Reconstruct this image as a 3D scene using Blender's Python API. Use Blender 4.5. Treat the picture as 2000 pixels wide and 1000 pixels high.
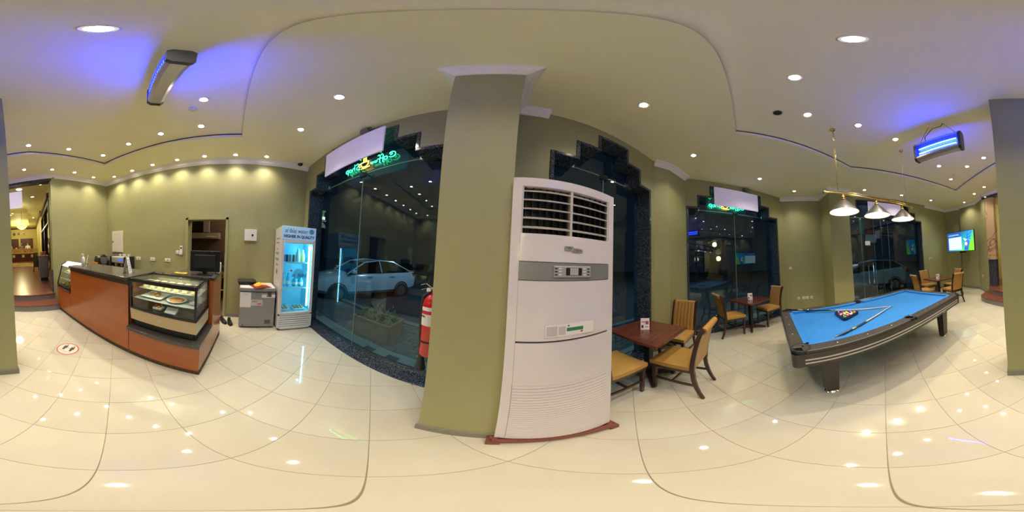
import bpy, bmesh, math, random
from mathutils import Vector, Matrix
random.seed(7)
for o in list(bpy.data.objects): bpy.data.objects.remove(o, do_unlink=True)
SC = bpy.context.scene
COL = SC.collection
R = math.radians
PI = math.pi
EYE = 1.6           # height of the panorama camera
ZC = 3.70           # lower ceiling
ZT = 3.78           # raised tray ceiling

# ------------------------------------------------------------------ camera
def make_camera():
    cd = bpy.data.cameras.new('camera')
    cd.type = 'PANO'
    try: cd.panorama_type = 'EQUIRECTANGULAR'
    except Exception: pass
    try: cd.cycles.panorama_type = 'EQUIRECTANGULAR'
    except Exception: pass
    cd.clip_start = 0.02; cd.clip_end = 300
    co = bpy.data.objects.new('camera', cd); COL.objects.link(co)
    # the panorama was taken slightly off level: true up seen in the camera's own axes
    u = Vector((0.0475, 0.0453, 1.0)).normalized()
    ax = (Vector((1, 0, 0)) - u.x*u).normalized(); ay = u.cross(ax)
    a0 = R(-4.34)
    Yr = math.cos(a0)*ay + math.sin(a0)*ax; Xr = math.cos(a0)*ax - math.sin(a0)*ay
    M = Matrix((Xr, Yr, u))                     # camera-image axes -> room axes
    right = M @ Vector((1, 0, 0)); fwd = M @ Vector((0, 1, 0)); up = M @ Vector((0, 0, 1))
    m = Matrix((right, up, -fwd)).transposed().to_4x4()
    m.translation = Vector((0, 0, EYE))
    co.matrix_world = m
    SC.camera = co
make_camera()

# ------------------------------------------------------------------ world, exposure, large lights
w = bpy.data.worlds.new('night'); SC.world = w; w.use_nodes = True
bg = w.node_tree.nodes['Background']; bg.inputs[0].default_value = (0.012, 0.017, 0.03, 1); bg.inputs[1].default_value = 0.35
vs = SC.view_settings
vs.view_transform = 'Standard'; vs.look = 'None'; vs.gamma = 1.0; vs.use_curve_mapping = False
vs.exposure = 0.40
SC.cycles.use_denoising = True
SC.cycles.use_adaptive_sampling = True; SC.cycles.adaptive_threshold = 0.06; SC.cycles.adaptive_min_samples = 16
SC.cycles.max_bounces = 7; SC.cycles.diffuse_bounces = 5; SC.cycles.glossy_bounces = 3
SC.cycles.transmission_bounces = 6; SC.cycles.transparent_max_bounces = 12
SC.cycles.sample_clamp_indirect = 6.0
SC.cycles.caustics_reflective = False; SC.cycles.caustics_refractive = False

P_DOWN = 52.0       # watts of one ceiling downlight
C_DOWN = (1.0, 0.88, 0.68)
P_LOBBY = 85.0
P_OUTDOOR = 420.0
P_POOL = 6.5
P_UV = 80.0

def lamp(name, kind, loc, power, color, **k):
    d = bpy.data.lights.new(name, kind); d.energy = power; d.color = color
    for a, v in k.items(): setattr(d, a, v)
    o = bpy.data.objects.new(name, d); COL.objects.link(o); o.location = loc
    return o
for nm, loc, k in (('outdoor_fill', (0.3, 9.5, 6.5), 1.8), ('outdoor_fill', (10.5, -8.5, 6.0), 1.6), ('outdoor_fill', (9, 6, 6.5), 1.0), ('front_fill', (-2.2, 2.1, 5.6), 0.55)):  # unseen point lights added to brighten the cars, pavement and planter
    lamp(nm, 'POINT', loc, P_OUTDOOR*k, (0.62, 0.82, 1.0), shadow_soft_size=0.3)

# ------------------------------------------------------------------ materials
MATS = {}
def _n(nt, t, **kw):
    n = nt.nodes.new(t)
    for k, v in kw.items(): setattr(n, k, v)
    return n
def mat(name, col, rough=0.5, metal=0.0, var=0.0, scale=8.0, bump=0.0, bscale=60.0, emit=None, estr=0.0, coat=0.0, spec=0.5, alpha=1.0, stretch=None, col2=None, objvar=0.0, trans=0.0, sample=True):
    if name in MATS: return MATS[name]
    m = bpy.data.materials.new(name); m.use_nodes = True
    nt = m.node_tree; b = nt.nodes['Principled BSDF']
    c4 = (col[0], col[1], col[2], 1)
    b.inputs['Base Color'].default_value = c4
    b.inputs['Roughness'].default_value = rough; b.inputs['Metallic'].default_value = metal
    b.inputs['Specular IOR Level'].default_value = spec
    b.inputs['Coat Weight'].default_value = coat; b.inputs['Coat Roughness'].default_value = 0.08
    b.inputs['Alpha'].default_value = alpha
    b.inputs['Transmission Weight'].default_value = trans
    src = None
    if var > 0 or col2:
        tc = _n(nt, 'ShaderNodeTexCoord'); mp = _n(nt, 'ShaderNodeMapping')
        nt.links.new(tc.outputs['Object'], mp.inputs['Vector'])
        if stretch: mp.inputs['Scale'].default_value = stretch
        nz = _n(nt, 'ShaderNodeTexNoise'); nz.inputs['Scale'].default_value = scale; nz.inputs['Detail'].default_value = 5; nz.inputs['Roughness'].default_value = 0.6
        nt.links.new(mp.outputs['Vector'], nz.inputs['Vector'])
        rp = _n(nt, 'ShaderNodeValToRGB')
        e = rp.color_ramp.elements
        e[0].position = 0.3; e[1].position = 0.7
        if col2:
            e[0].color = (col2[0], col2[1], col2[2], 1); e[1].color = c4
        else:
            e[0].color = tuple(x*(1-var) for x in col) + (1,); e[1].color = tuple(min(1, x*(1+var*0.6)) for x in col) + (1,)
        nt.links.new(nz.outputs['Fac'], rp.inputs['Fac'])
        src = rp.outputs['Color']
    if objvar > 0:
        oi = _n(nt, 'ShaderNodeObjectInfo'); hs = _n(nt, 'ShaderNodeHueSaturation')
        mr = _n(nt, 'ShaderNodeMapRange'); mr.inputs['To Min'].default_value = 1-objvar; mr.inputs['To Max'].default_value = 1+objvar*0.5
        nt.links.new(oi.outputs['Random'], mr.inputs['Value']); nt.links.new(mr.outputs['Result'], hs.inputs['Value'])
        if src: nt.links.new(src, hs.inputs['Color'])
        else: hs.inputs['Color'].default_value = c4
        src = hs.outputs['Color']
    if src: nt.links.new(src, b.inputs['Base Color'])
    if bump > 0:
        tc2 = _n(nt, 'ShaderNodeTexCoord'); nz2 = _n(nt, 'ShaderNodeTexNoise'); nz2.inputs['Scale'].default_value = bscale; nz2.inputs['Detail'].default_value = 3
        bp = _n(nt, 'ShaderNodeBump'); bp.inputs['Strength'].default_value = bump; bp.inputs['Distance'].default_value = 0.01
        nt.links.new(tc2.outputs['Object'], nz2.inputs['Vector']); nt.links.new(nz2.outputs['Fac'], bp.inputs['Height']); nt.links.new(bp.outputs['Normal'], b.inputs['Normal'])
    if emit:
        b.inputs['Emission Color'].default_value = (emit[0], emit[1], emit[2], 1); b.inputs['Emission Strength'].default_value = estr
        if not sample: m.cycles.emission_sampling = 'NONE'
    MATS[name] = m
    return m
def glass(name, tint=(0.72, 0.86, 0.9), ior=1.5, boost=1.0):
    if name in MATS: return MATS[name]
    m = bpy.data.materials.new(name); m.use_nodes = True; nt = m.node_tree
    nt.nodes.clear()
    out = _n(nt, 'ShaderNodeOutputMaterial'); mx = _n(nt, 'ShaderNodeMixShader'); tr = _n(nt, 'ShaderNodeBsdfTransparent'); gl = _n(nt, 'ShaderNodeBsdfGlossy'); fr = _n(nt, 'ShaderNodeLayerWeight')
    tr.inputs[0].default_value = (*tint, 1); gl.inputs['Roughness'].default_value = 0.0; gl.inputs['Color'].default_value = (1, 1, 1, 1)
    f0 = ((ior-1)/(ior+1))**2; pw = _n(nt, 'ShaderNodeMath', operation='POWER'); pw.inputs[1].default_value = 5.0; ma = _n(nt, 'ShaderNodeMath', operation='MULTIPLY_ADD'); ma.inputs[1].default_value = 1-f0; ma.inputs[2].default_value = f0
    nt.links.new(fr.outputs['Facing'], pw.inputs[0]); nt.links.new(pw.outputs[0], ma.inputs[0])
    ml = _n(nt, 'ShaderNodeMath', operation='MULTIPLY'); ml.inputs[1].default_value = boost; ml.use_clamp = True
    nt.links.new(ma.outputs[0], ml.inputs[0]); nt.links.new(ml.outputs[0], mx.inputs[0]); nt.links.new(tr.outputs[0], mx.inputs[1]); nt.links.new(gl.outputs[0], mx.inputs[2]); nt.links.new(mx.outputs[0], out.inputs[0])
    MATS[name] = m
    return m
def granite(name, base, fleck, rough=0.12, thr=0.80, scale=210):
    if name in MATS: return MATS[name]
    m = mat(name, base, rough); nt = m.node_tree; b = nt.nodes['Principled BSDF']
    tc = _n(nt, 'ShaderNodeTexCoord'); v = _n(nt, 'ShaderNodeTexVoronoi'); v.inputs['Scale'].default_value = scale
    rp = _n(nt, 'ShaderNodeValToRGB'); e = rp.color_ramp.elements
    sp = _n(nt, 'ShaderNodeSeparateColor')
    nt.links.new(tc.outputs['Object'], v.inputs['Vector']); nt.links.new(v.outputs['Color'], sp.inputs['Color']); nt.links.new(sp.outputs[0], rp.inputs['Fac'])
    e[0].position = thr; e[0].color = (*base, 1); e[1].position = 0.98; e[1].color = (*fleck, 1)
    nt.links.new(rp.outputs['Color'], b.inputs['Base Color'])
    return m
def marble(name, base, vein, rough=0.15, scale=1.2):
    if name in MATS: return MATS[name]
    m = mat(name, base, rough); nt = m.node_tree; b = nt.nodes['Principled BSDF']
    tc = _n(nt, 'ShaderNodeTexCoord'); nz = _n(nt, 'ShaderNodeTexNoise'); nz.inputs['Scale'].default_value = scale; nz.inputs['Detail'].default_value = 6; nz.inputs['Distortion'].default_value = 0.8
    ab = _n(nt, 'ShaderNodeMath', operation='SUBTRACT'); ab.inputs[1].default_value = 0.5
    a2 = _n(nt, 'ShaderNodeMath', operation='ABSOLUTE'); rp = _n(nt, 'ShaderNodeValToRGB'); e = rp.color_ramp.elements
    e[0].position = 0.0; e[0].color = (*vein, 1); e[1].position = 0.012; e[1].color = (*base, 1)
    nt.links.new(tc.outputs['Object'], nz.inputs['Vector']); nt.links.new(nz.outputs['Fac'], ab.inputs[0]); nt.links.new(ab.outputs[0], a2.inputs[0]); nt.links.new(a2.outputs[0], rp.inputs['Fac']); nt.links.new(rp.outputs['Color'], b.inputs['Base Color'])
    return m

M_WALL = mat('olive_wall_paint', (0.345, 0.34, 0.16), 0.55, var=0.07, scale=1.3, bump=0.05, bscale=220)
M_CEIL = mat('cream_ceiling_paint', (0.94, 0.90, 0.63), 0.75, var=0.03, scale=0.8)
M_WHITE_TRIM = mat('white_plaster_trim', (0.92, 0.90, 0.90), 0.5)
M_GROOVE = mat('shadow_gap', (0.10, 0.08, 0.07), 0.8)
M_TILE = mat('cream_porcelain', (0.58, 0.535, 0.42), 0.03, var=0.05, scale=2.2, objvar=0.05, spec=0.55)
M_GROUT = mat('grey_grout', (0.30, 0.26, 0.19), 0.8)
M_SKIRT = mat('grey_green_skirting', (0.22, 0.215, 0.165), 0.3, var=0.1, scale=20)
M_GRAN = granite('blue_black_granite', (0.016, 0.021, 0.032), (0.28, 0.33, 0.42), thr=0.74)
M_GLASS = glass('window_glass', tint=(0.62, 0.80, 0.86), boost=1.15)
M_GLASS2 = glass('clear_glass', tint=(0.93, 0.96, 0.95))
M_STEEL = mat('brushed_steel', (0.62, 0.62, 0.6), 0.25, 1.0)
M_CHROME = mat('chrome', (0.8, 0.8, 0.8), 0.08, 1.0)
M_BLACK = mat('black_plastic', (0.012, 0.012, 0.014), 0.35)
M_RUBBER = mat('black_rubber', (0.02, 0.02, 0.02), 0.7)
M_WHITE = mat('white_plastic', (0.78, 0.77, 0.75), 0.3)
M_PAPER = mat('white_paper', (0.80, 0.78, 0.78), 0.6)
M_BOARD = mat('lavender_glow_board', (0.74, 0.70, 0.92), 0.4, emit=(0.62, 0.56, 0.95), estr=0.14)  # lavender of the blue tube light painted in, plus an added glow
M_BOARD2 = mat('glow_sign_board', (0.8, 0.75, 0.82), 0.4, emit=(0.85, 0.74, 0.92), estr=0.42)  # glow added to brighten the lobby board, not a light box
M_INK = mat('black_ink', (0.02, 0.02, 0.025), 0.5)
M_DWOOD = mat('dark_brown_wood', (0.045, 0.016, 0.010), 0.28, var=0.35, scale=6, stretch=(3, 3, 0.6), coat=0.3)
M_LEATHER = mat('mustard_leather', (0.44, 0.25, 0.062), 0.38, var=0.08, scale=10, bump=0.08, bscale=180)
M_LEATHER2 = mat('tan_leather', (0.36, 0.19, 0.055), 0.42, var=0.08, scale=10, bump=0.08, bscale=180)

# ------------------------------------------------------------------ mesh helpers
class MB:
    def __init__(s, off=(0, 0, 0)): s.v = []; s.f = []; s.m = []; s.cur = 0; s.off = off
    def add(s, vs, fs):
        k = len(s.v); s.v += [(p[0]-s.off[0], p[1]-s.off[1], p[2]-s.off[2]) for p in vs]; s.f += [tuple(i+k for i in f) for f in fs]; s.m += [s.cur]*len(fs); return s
    def box(s, x0, x1, y0, y1, z0, z1):
        return s.add([(x0,y0,z0),(x1,y0,z0),(x1,y1,z0),(x0,y1,z0),(x0,y0,z1),(x1,y0,z1),(x1,y1,z1),(x0,y1,z1)],
                     [(0,3,2,1),(4,5,6,7),(0,1,5,4),(1,2,6,5),(2,3,7,6),(3,0,4,7)])
    def hexa(s, p):   # 8 points bottom ring, top ring
        return s.add(p, [(0,3,2,1),(4,5,6,7),(0,1,5,4),(1,2,6,5),(2,3,7,6),(3,0,4,7)])
    def rbox(s, x0, x1, y0, y1, z0, z1, b=0.01, seg=2):
        bm = bmesh.new(); bmesh.ops.create_cube(bm, size=1)
        for v in bm.verts: v.co = Vector(((x0+x1)/2+v.co.x*(x1-x0), (y0+y1)/2+v.co.y*(y1-y0), (z0+z1)/2+v.co.z*(z1-z0)))
        b = min(b, (x1-x0)*.49, (y1-y0)*.49, (z1-z0)*.49)
        bmesh.ops.bevel(bm, geom=list(bm.edges), offset=b, segments=seg, affect='EDGES', profile=0.5)
        bm.verts.index_update(); s.add([v.co[:] for v in bm.verts], [[v.index for v in f.verts] for f in bm.faces]); bm.free(); return s
    def prism(s, poly, z0, z1):          # polygon in xy
        n = len(poly)
        a = sum(poly[i][0]*poly[(i+1)%n][1]-poly[(i+1)%n][0]*poly[i][1] for i in range(n))
        if a < 0: poly = poly[::-1]
        return s.add([(x,y,z0) for x,y in poly]+[(x,y,z1) for x,y in poly], [tuple(range(n-1,-1,-1)), tuple(range(n,2*n))]+[(i,(i+1)%n,n+(i+1)%n,n+i) for i in range(n)])
    def extr(s, poly, y0, y1):           # polygon in xz extruded along y
        n = len(poly)
        a = sum(poly[i][0]*poly[(i+1)%n][1]-poly[(i+1)%n][0]*poly[i][1] for i in range(n))
        if a < 0: poly = poly[::-1]
        return s.add([(x,y0,z) for x,z in poly]+[(x,y1,z) for x,z in poly], [tuple(range(n)), tuple(range(2*n-1,n-1,-1))]+[(i,n+i,n+(i+1)%n,(i+1)%n) for i in range(n)])
    def exx(s, poly, x0, x1):            # polygon in yz extruded along x
        n = len(poly)
        a = sum(poly[i][0]*poly[(i+1)%n][1]-poly[(i+1)%n][0]*poly[i][1] for i in range(n))
        if a < 0: poly = poly[::-1]
        return s.add([(x0,y,z) for y,z in poly]+[(x1,y,z) for y,z in poly], [tuple(range(n-1,-1,-1)), tuple(range(n,2*n))]+[(i,(i+1)%n,n+(i+1)%n,n+i) for i in range(n)])
    def tube(s, pts, r, n=8, closed=False, caps=True):
        pts = [Vector(p) for p in pts]; k = len(pts); rr = r if isinstance(r, (list, tuple)) else [r]*k
        rings = []; prev = None
        for i, p in enumerate(pts):
            if closed: t = (pts[(i+1)%k]-pts[i-1])
            else: t = pts[min(i+1,k-1)]-pts[max(i-1,0)]
            t = t.normalized() if t.length > 1e-9 else Vector((0,0,1))
            if prev is None:
                a = Vector((0,0,1)) if abs(t.z) < .9 else Vector((1,0,0)); u = t.cross(a).normalized()
            else:
                u = (prev - t*prev.dot(t)); u = u.normalized() if u.length > 1e-6 else t.orthogonal().normalized()
            prev = u; v = t.cross(u)
            rings.append([p + rr[i]*(math.cos(2*PI*j/n)*u+math.sin(2*PI*j/n)*v) for j in range(n)])
        vs = [q for ring in rings for q in ring]; fs = []
        for i in range(k if closed else k-1):
            a = i*n; b = ((i+1)%k)*n
            for j in range(n): fs.append((a+j, a+(j+1)%n, b+(j+1)%n, b+j))
        if caps and not closed: fs += [tuple(range(n-1,-1,-1)), tuple(range((k-1)*n, k*n))]
        return s.add(vs, fs)
    def bar(s, pts, wx, wy, side=(1,0,0)):   # rectangular sweep
        pts = [Vector(p) for p in pts]; k = len(pts); sd = Vector(side).normalized(); vs = []; fs = []
        W = wx if isinstance(wx, (list,tuple)) else [wx]*k; H = wy if isinstance(wy, (list,tuple)) else [wy]*k
        for i, p in enumerate(pts):
            t = (pts[min(i+1,k-1)]-pts[max(i-1,0)]).normalized(); u = (sd - t*sd.dot(t)).normalized(); v = t.cross(u)
            vs += [p+u*W[i]/2+v*H[i]/2, p-u*W[i]/2+v*H[i]/2, p-u*W[i]/2-v*H[i]/2, p+u*W[i]/2-v*H[i]/2]
        for i in range(k-1):
            for j in range(4): fs.append((i*4+j, i*4+(j+1)%4, i*4+4+(j+1)%4, i*4+4+j))
        fs += [(3,2,1,0), tuple(range(4*k-4, 4*k))]
        return s.add(vs, fs)
    def lathe(s, prof, c=(0,0,0), n=20, axis='z', cap=True):
        vs = []; fs = []; k = len(prof)
        for r, z in prof:
            for j in range(n):
                a = 2*PI*j/n
                if axis == 'z': vs.append((c[0]+r*math.cos(a), c[1]+r*math.sin(a), c[2]+z))
                elif axis == 'x': vs.append((c[0]+z, c[1]+r*math.cos(a), c[2]+r*math.sin(a)))
                else: vs.append((c[0]+r*math.sin(a), c[1]+z, c[2]+r*math.cos(a)))
        for i in range(k-1):
            for j in range(n): fs.append((i*n+j, i*n+(j+1)%n, i*n+n+(j+1)%n, i*n+n+j))
        if cap and prof[0][0] > 1e-6: fs.append(tuple(range(n-1,-1,-1)))
        if cap and prof[-1][0] > 1e-6: fs.append(tuple(range((k-1)*n, k*n)))
        return s.add(vs, fs)
    def sphere(s, c, r, n=12, sz=1.0):
        k = max(4, n//2); return s.lathe([(max(1e-7, r*math.sin(PI*i/k)), -r*sz*math.cos(PI*i/k)) for i in range(k+1)], c, n)
    def quad(s, *p): return s.add(p, [tuple(range(len(p)))])
    def grid(s, fn, nu, nv):
        vs = [fn(i/nu, j/nv) for j in range(nv+1) for i in range(nu+1)]
        return s.add(vs, [(j*(nu+1)+i, j*(nu+1)+i+1, (j+1)*(nu+1)+i+1, (j+1)*(nu+1)+i) for j in range(nv) for i in range(nu)])
    def build(s, name, m, parent=None, smooth=None, kind=None, label=None, auto=True):
        me = bpy.data.meshes.new(name); me.from_pydata(s.v, [], s.f); me.validate(clean_customdata=False)
        for x in (m if isinstance(m, (list, tuple)) else [m]): me.materials.append(x)
        if isinstance(m, (list, tuple)) and len(me.polygons) == len(s.m):
            for p, k in zip(me.polygons, s.m): p.material_index = k
        bm = bmesh.new(); bm.from_mesh(me); bmesh.ops.remove_doubles(bm, verts=bm.verts, dist=1e-6); bmesh.ops.recalc_face_normals(bm, faces=bm.faces)
        if smooth:
            for f in bm.faces: f.smooth = True
            for e in bm.edges:
                if len(e.link_faces) == 2 and e.calc_face_angle(0) > R(smooth): e.smooth = False
        bm.to_mesh(me); bm.free()
        o = bpy.data.objects.new(name, me); COL.objects.link(o)
        if parent: o.parent = parent
        if kind: o['kind'] = kind
        if label: o['label'] = label
        return o
def empty(name, loc=(0,0,0), rz=0.0, label=None, cat=None, group=None, kind=None):
    o = bpy.data.objects.new(name, None); COL.objects.link(o); o.location = loc; o.rotation_euler = (0,0,rz); o.empty_display_size = 0.1
    return tag(o, label, cat, group, kind)
def tag(o, label=None, cat=None, group=None, kind=None):
    if label: o['label'] = label
    if cat: o['category'] = cat
    if group: o['group'] = group
    if kind: o['kind'] = kind
    return o
def copy_tree(o, parent=None):
    c = o.copy(); COL.objects.link(c); c.parent = parent
    for ch in list(o.children): copy_tree(ch, c)
    return c
def text(name, s, size, m, parent, loc, extrude=0.0008, shear=0.0, mirror=False, align='CENTER', rot=None, bold=0.0, width=None):
    cu = bpy.data.curves.new(name, 'FONT'); cu.body = s; cu.size = size; cu.align_x = align; cu.align_y = 'CENTER'; cu.extrude = extrude; cu.shear = shear; cu.offset = bold; cu.resolution_u = 2
    t = bpy.data.objects.new(name, cu); COL.objects.link(t)
    bpy.context.view_layer.update()
    dg = bpy.context.evaluated_depsgraph_get()
    me = bpy.data.meshes.new_from_object(t.evaluated_get(dg)); bpy.data.objects.remove(t); bpy.data.curves.remove(cu)
    if width:
        xs = [v.co.x for v in me.vertices]
        if xs:
            k = width/max(1e-6, max(xs)-min(xs))
            for v in me.vertices: v.co.x *= k
    if mirror:
        for v in me.vertices: v.co.x *= -1
        me.flip_normals()
    me.materials.clear(); me.materials.append(m)
    o = bpy.data.objects.new(name, me); COL.objects.link(o); o.parent = parent; o.location = loc
    o.rotation_euler = rot if rot is not None else (PI/2, 0, 0)
    return o
def sub(a, b): return (a[0]-b[0], a[1]-b[1])
def lerp(a, b, t): return a+(b-a)*t
# ------------------------------------------------------------------ plan of the room
A0 = (-3.52, 1.328); A1 = (2.27, 1.631)
B0 = (3.17, 1.49);  B1 = (4.952, -0.88)
D1 = (4.72, -2.05); PA = (3.99, -2.03); PB = (3.88, -2.60)
C0 = (4.22, -2.75); C1 = (3.0, -7.2)
T2 = (2.25, -7.13); T3 = (2.20, -6.98); T4 = (1.38, -6.58); T5 = (0.88, -5.75)
JL = (-1.73, -4.12); BL = (-3.52, -3.91)
Q1 = (2.55, 1.49); Q2 = (3.12, 1.42)
ROOM = [A0, A1, Q1, Q2, B0, B1, D1, PA, PB, C0, C1, T2, T3, T4, T5, JL, BL]

def frame_of(p, q):
    d = Vector((q[0]-p[0], q[1]-p[1])); return d.length, math.atan2(d.y, d.x)
def wall(name, p, q, label, openings=(), z1=ZC+0.12, th=0.3, m=None, z0=0.0, ext=(0, 0)):
    L, a = frame_of(p, q)
    b = MB()
    cuts = sorted({-ext[0], L+ext[1]} | {x for o in openings for x in o[:2]})
    for s0, s1 in zip(cuts, cuts[1:]):
        if s1-s0 < 1e-6: continue
        mid = (s0+s1)/2; zz = z0; top = None
        for o in openings:
            if o[0] <= mid <= o[1]: zz = max(zz, o[2])
        b.box(s0, s1, 0, th, zz, z1)
    o = b.build(name, m or M_WALL, None)
    o.location = (p[0], p[1], 0); o.rotation_euler = (0, 0, a)
    return tag(o, label, 'wall', kind='structure')

def steps3(l, r, d2=0.29, d1=0.58): # l, r = outer edges of the lowest tier
    return [(l, r, 2.97), (l+d2, r-d2, 3.27), (l+d1, r-d1, 3.56)]
W1 = [(0.20, 3.10, 2.97), (0.49, 2.64, 3.27), (0.78, 2.34, 3.56)]
W2 = [(3.97, 5.69, 2.97), (4.27, 5.41, 3.27), (4.57, 5.12, 3.56)]
W3 = [(0.06, 2.73, 2.97), (0.32, 2.41, 3.27), (0.62, 2.12, 3.56)]
W4 = [(0.00, 3.03, 2.97), (0.00, 2.71, 3.27), (0.29, 2.41, 3.56)]

wall('wall_front', A0, A1, 'olive painted shopfront wall with two stepped black granite windows', W1+W2, ext=(0.3, 0.02))
wall('wall_corner', B0, B1, 'olive angled wall around the window behind the small dining table', W3, ext=(0.02, 0.0))
wall('wall_side', C0, C1, 'olive side wall with the wide glass doorway behind the pool table', W4, ext=(0.2, 0.3))
wall('wall_niche', B1, D1, 'olive wall strip with sockets between corner window and pool lamp', ext=(0.0, 0.3))
wall('wall_left', BL, A0, 'long olive wall behind the serving counter with a dark kitchen doorway', [(3.91-1.27, 3.91-0.40, 2.21)], ext=(0.3, 0.3))
wall('wall_back', JL, BL, 'short olive wall between the lobby opening and the counter corner', ext=(0.0, 0.0), th=0.22)
def pier(name, poly, label, z1=ZC+0.12, m=None):
    o = MB().prism(poly, 0, z1).build(name, m or M_WALL); return tag(o, label, 'pier', kind='structure')
pier('wall_pier', [A1, Q1, Q2, B0, (3.4, 1.8), (2.3, 1.95)], 'olive wall pier between the two front windows and the corner window')
pier('wall_pier', [D1, PA, PB, (4.20, -2.69), (4.9, -2.7), (5.0, -2.1)], 'olive pier standing behind the brass pool table lamp')
pier('wall_tv', [C1, T2, T3, T4, T5, (0.62, -5.90), (0.9, -7.5), (3.0, -7.6)], 'olive wall behind the television beside the lobby opening')

# columns
def column(name, x0, x1, y0, y1, z1, label):
    o = MB().box(x0, x1, y0, y1, 0, z1).build(name, M_WALL); return tag(o, label, 'column', kind='structure')
column('column', -0.365, 0.055, 0.87, 1.60, ZC+0.05, 'broad olive column beside the tall air conditioner')
column('column', -0.245, 0.112, -1.645, -2.05, ZT+0.04, 'olive column standing before the lobby steps')

# ------------------------------------------------------------------ ceiling with raised tray
TRAY = [(-2.60, -2.95), (-2.60, -0.12), (2.0, 0.17), (2.78, -1.99), (1.69, -5.12), (0.24, -3.64), (-0.9, -3.14)]
def ceiling():
    bm = bmesh.new()
    outer = [(-4.0, 1.75), (3.3, 1.95), (5.35, -0.75), (4.55, -3.0), (3.25, -7.6), (0.9, -7.6), (0.5, -5.75), (-1.75, -4.40), (-4.0, -4.25)]
    es = []
    for loop in (outer, TRAY):
        vs = [bm.verts.new((x, y, ZC)) for x, y in loop]
        es += [bm.edges.new((vs[i], vs[(i+1) % len(vs)])) for i in range(len(vs))]
    bmesh.ops.triangle_fill(bm, use_beauty=True, use_dissolve=False, edges=es)
    # slab above
    me = bpy.data.meshes.new('ceiling'); bm.to_mesh(me); bm.free()
    me.materials.append(M_CEIL)
    o = bpy.data.objects.new('ceiling', me); COL.objects.link(o)
    tag(o, 'cream ceiling with a shallow raised tray and recessed downlights', 'ceiling', kind='structure')
    b = MB(); b.quad(*[(x, y, ZT) for x, y in TRAY])
    b.build('tray_panel', M_CEIL, o)
    b = MB(); n = len(TRAY)
    for i in range(n):
        p, q = TRAY[i], TRAY[(i+1) % n]; b.quad((p[0], p[1], ZC), (q[0], q[1], ZC), (q[0], q[1], ZC+0.055), (p[0], p[1], ZC+0.055))
    b.build('tray_edge', M_WHITE_TRIM, o)
    b = MB(); cx = sum(p[0] for p in TRAY)/n; cy = sum(p[1] for p in TRAY)/n
    out = []
    for p in TRAY:
        v = Vector((p[0]-cx, p[1]-cy)); v = v*(1+0.03/v.length); out.append((cx+v.x, cy+v.y))
    for i in range(n):
        p, q, p2, q2 = TRAY[i], TRAY[(i+1) % n], out[i], out[(i+1) % n]
        b.quad((p[0], p[1], ZC+0.055), (q[0], q[1], ZC+0.055), (q2[0], q2[1], ZC+0.055), (p2[0], p2[1], ZC+0.055))
        b.quad((p2[0], p2[1], ZC+0.055), (q2[0], q2[1], ZC+0.055), (q2[0], q2[1], ZT), (p2[0], p2[1], ZT))
        b.quad((p2[0], p2[1], ZT), (q2[0], q2[1], ZT), (q[0], q[1], ZT), (p[0], p[1], ZT))
    b.build('shadow_gap', M_GROOVE, o)
    return o
CEILING = ceiling()

# ------------------------------------------------------------------ cornices and skirting, swept along wall lines (room on the right-hand side of travel)
def sweep(name, pts, prof, m, label, closed=False, cat='cornice'):
    n = len(pts); P = [Vector(p) for p in pts]; vs = []; k = len(prof); fs = []
    for i in range(n):
        if closed: d0 = (P[i]-P[i-1]).normalized(); d1 = (P[(i+1) % n]-P[i]).normalized()
        else:
            d1 = (P[min(i+1, n-1)]-P[min(i, n-2)]).normalized(); d0 = (P[max(i, 1)]-P[max(i-1, 0)]).normalized()
        n0 = Vector((d0.y, -d0.x)); n1 = Vector((d1.y, -d1.x)); mi = (n0+n1); mi = mi/max(0.35, mi.dot(n0)) if mi.length > 1e-6 else n0
        for a, z in prof: q = P[i]+mi*a; vs.append((q.x, q.y, z))
    for i in range(n if closed else n-1):
        j = (i+1) % n
        for c in range(k): fs.append((i*k+c, i*k+(c+1) % k, j*k+(c+1) % k, j*k+c))
    if not closed: fs += [tuple(range(k)), tuple(range((n-1)*k, n*k))[::-1]]
    o = MB().add(vs, fs).build(name, m); return tag(o, label, cat, kind='structure')
CORN = [(-.02, 3.585), (.012, 3.585), (.02, 3.61), (.045, 3.625), (.055, 3.655), (.09, 3.675), (.10, 3.70), (-.02, 3.70)]
CORN2 = [(-.02, 3.575), (.012, 3.575), (.02, 3.60), (.045, 3.615), (.055, 3.645), (.085, 3.67), (.095, 3.70), (-.02, 3.70)]
sweep('trim_counter', [T5, JL, BL, A0], CORN, M_WHITE_TRIM, 'white crown cornice above the counter walls and lobby opening')
sweep('trim_television', [(3.36, -5.89), C1, T2, T3, T4, T5], CORN, M_WHITE_TRIM, 'white crown cornice above the television corner')
sweep('trim_pier', [A1, Q1, Q2, B0], CORN, M_WHITE_TRIM, 'white crown cornice on the pier between front and corner windows')
sweep('trim_niche', [(4.90, -.81), B1, D1, PA, PB, (4.2, -2.69)], CORN, M_WHITE_TRIM, 'white crown cornice above the socket wall and pool lamp pier')
sweep('trim_column', [(-0.365, 1.49), (-0.365, 0.87), (0.055, 0.87), (0.055, 1.515), (0.40, 1.533)], CORN2, M_WHITE_TRIM, 'white crown cornice around the top of the broad column')
SK = [(-.01, 0), (.012, 0), (.012, .085), (.006, .095), (-.01, .095)]
sweep('baseboard_left', [BL, (BL[0], -1.30)], SK, M_SKIRT, 'grey stone skirting behind the serving counter', cat='skirting')
sweep('baseboard_kitchen', [(BL[0], -0.37), A0], SK, M_SKIRT, 'grey stone skirting beside the chest freezer', cat='skirting')
sweep('baseboard_television', [(3.38, -5.80), C1, T2, T3, T4, T5], SK, M_SKIRT, 'grey stone skirting below the television', cat='skirting')
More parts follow.
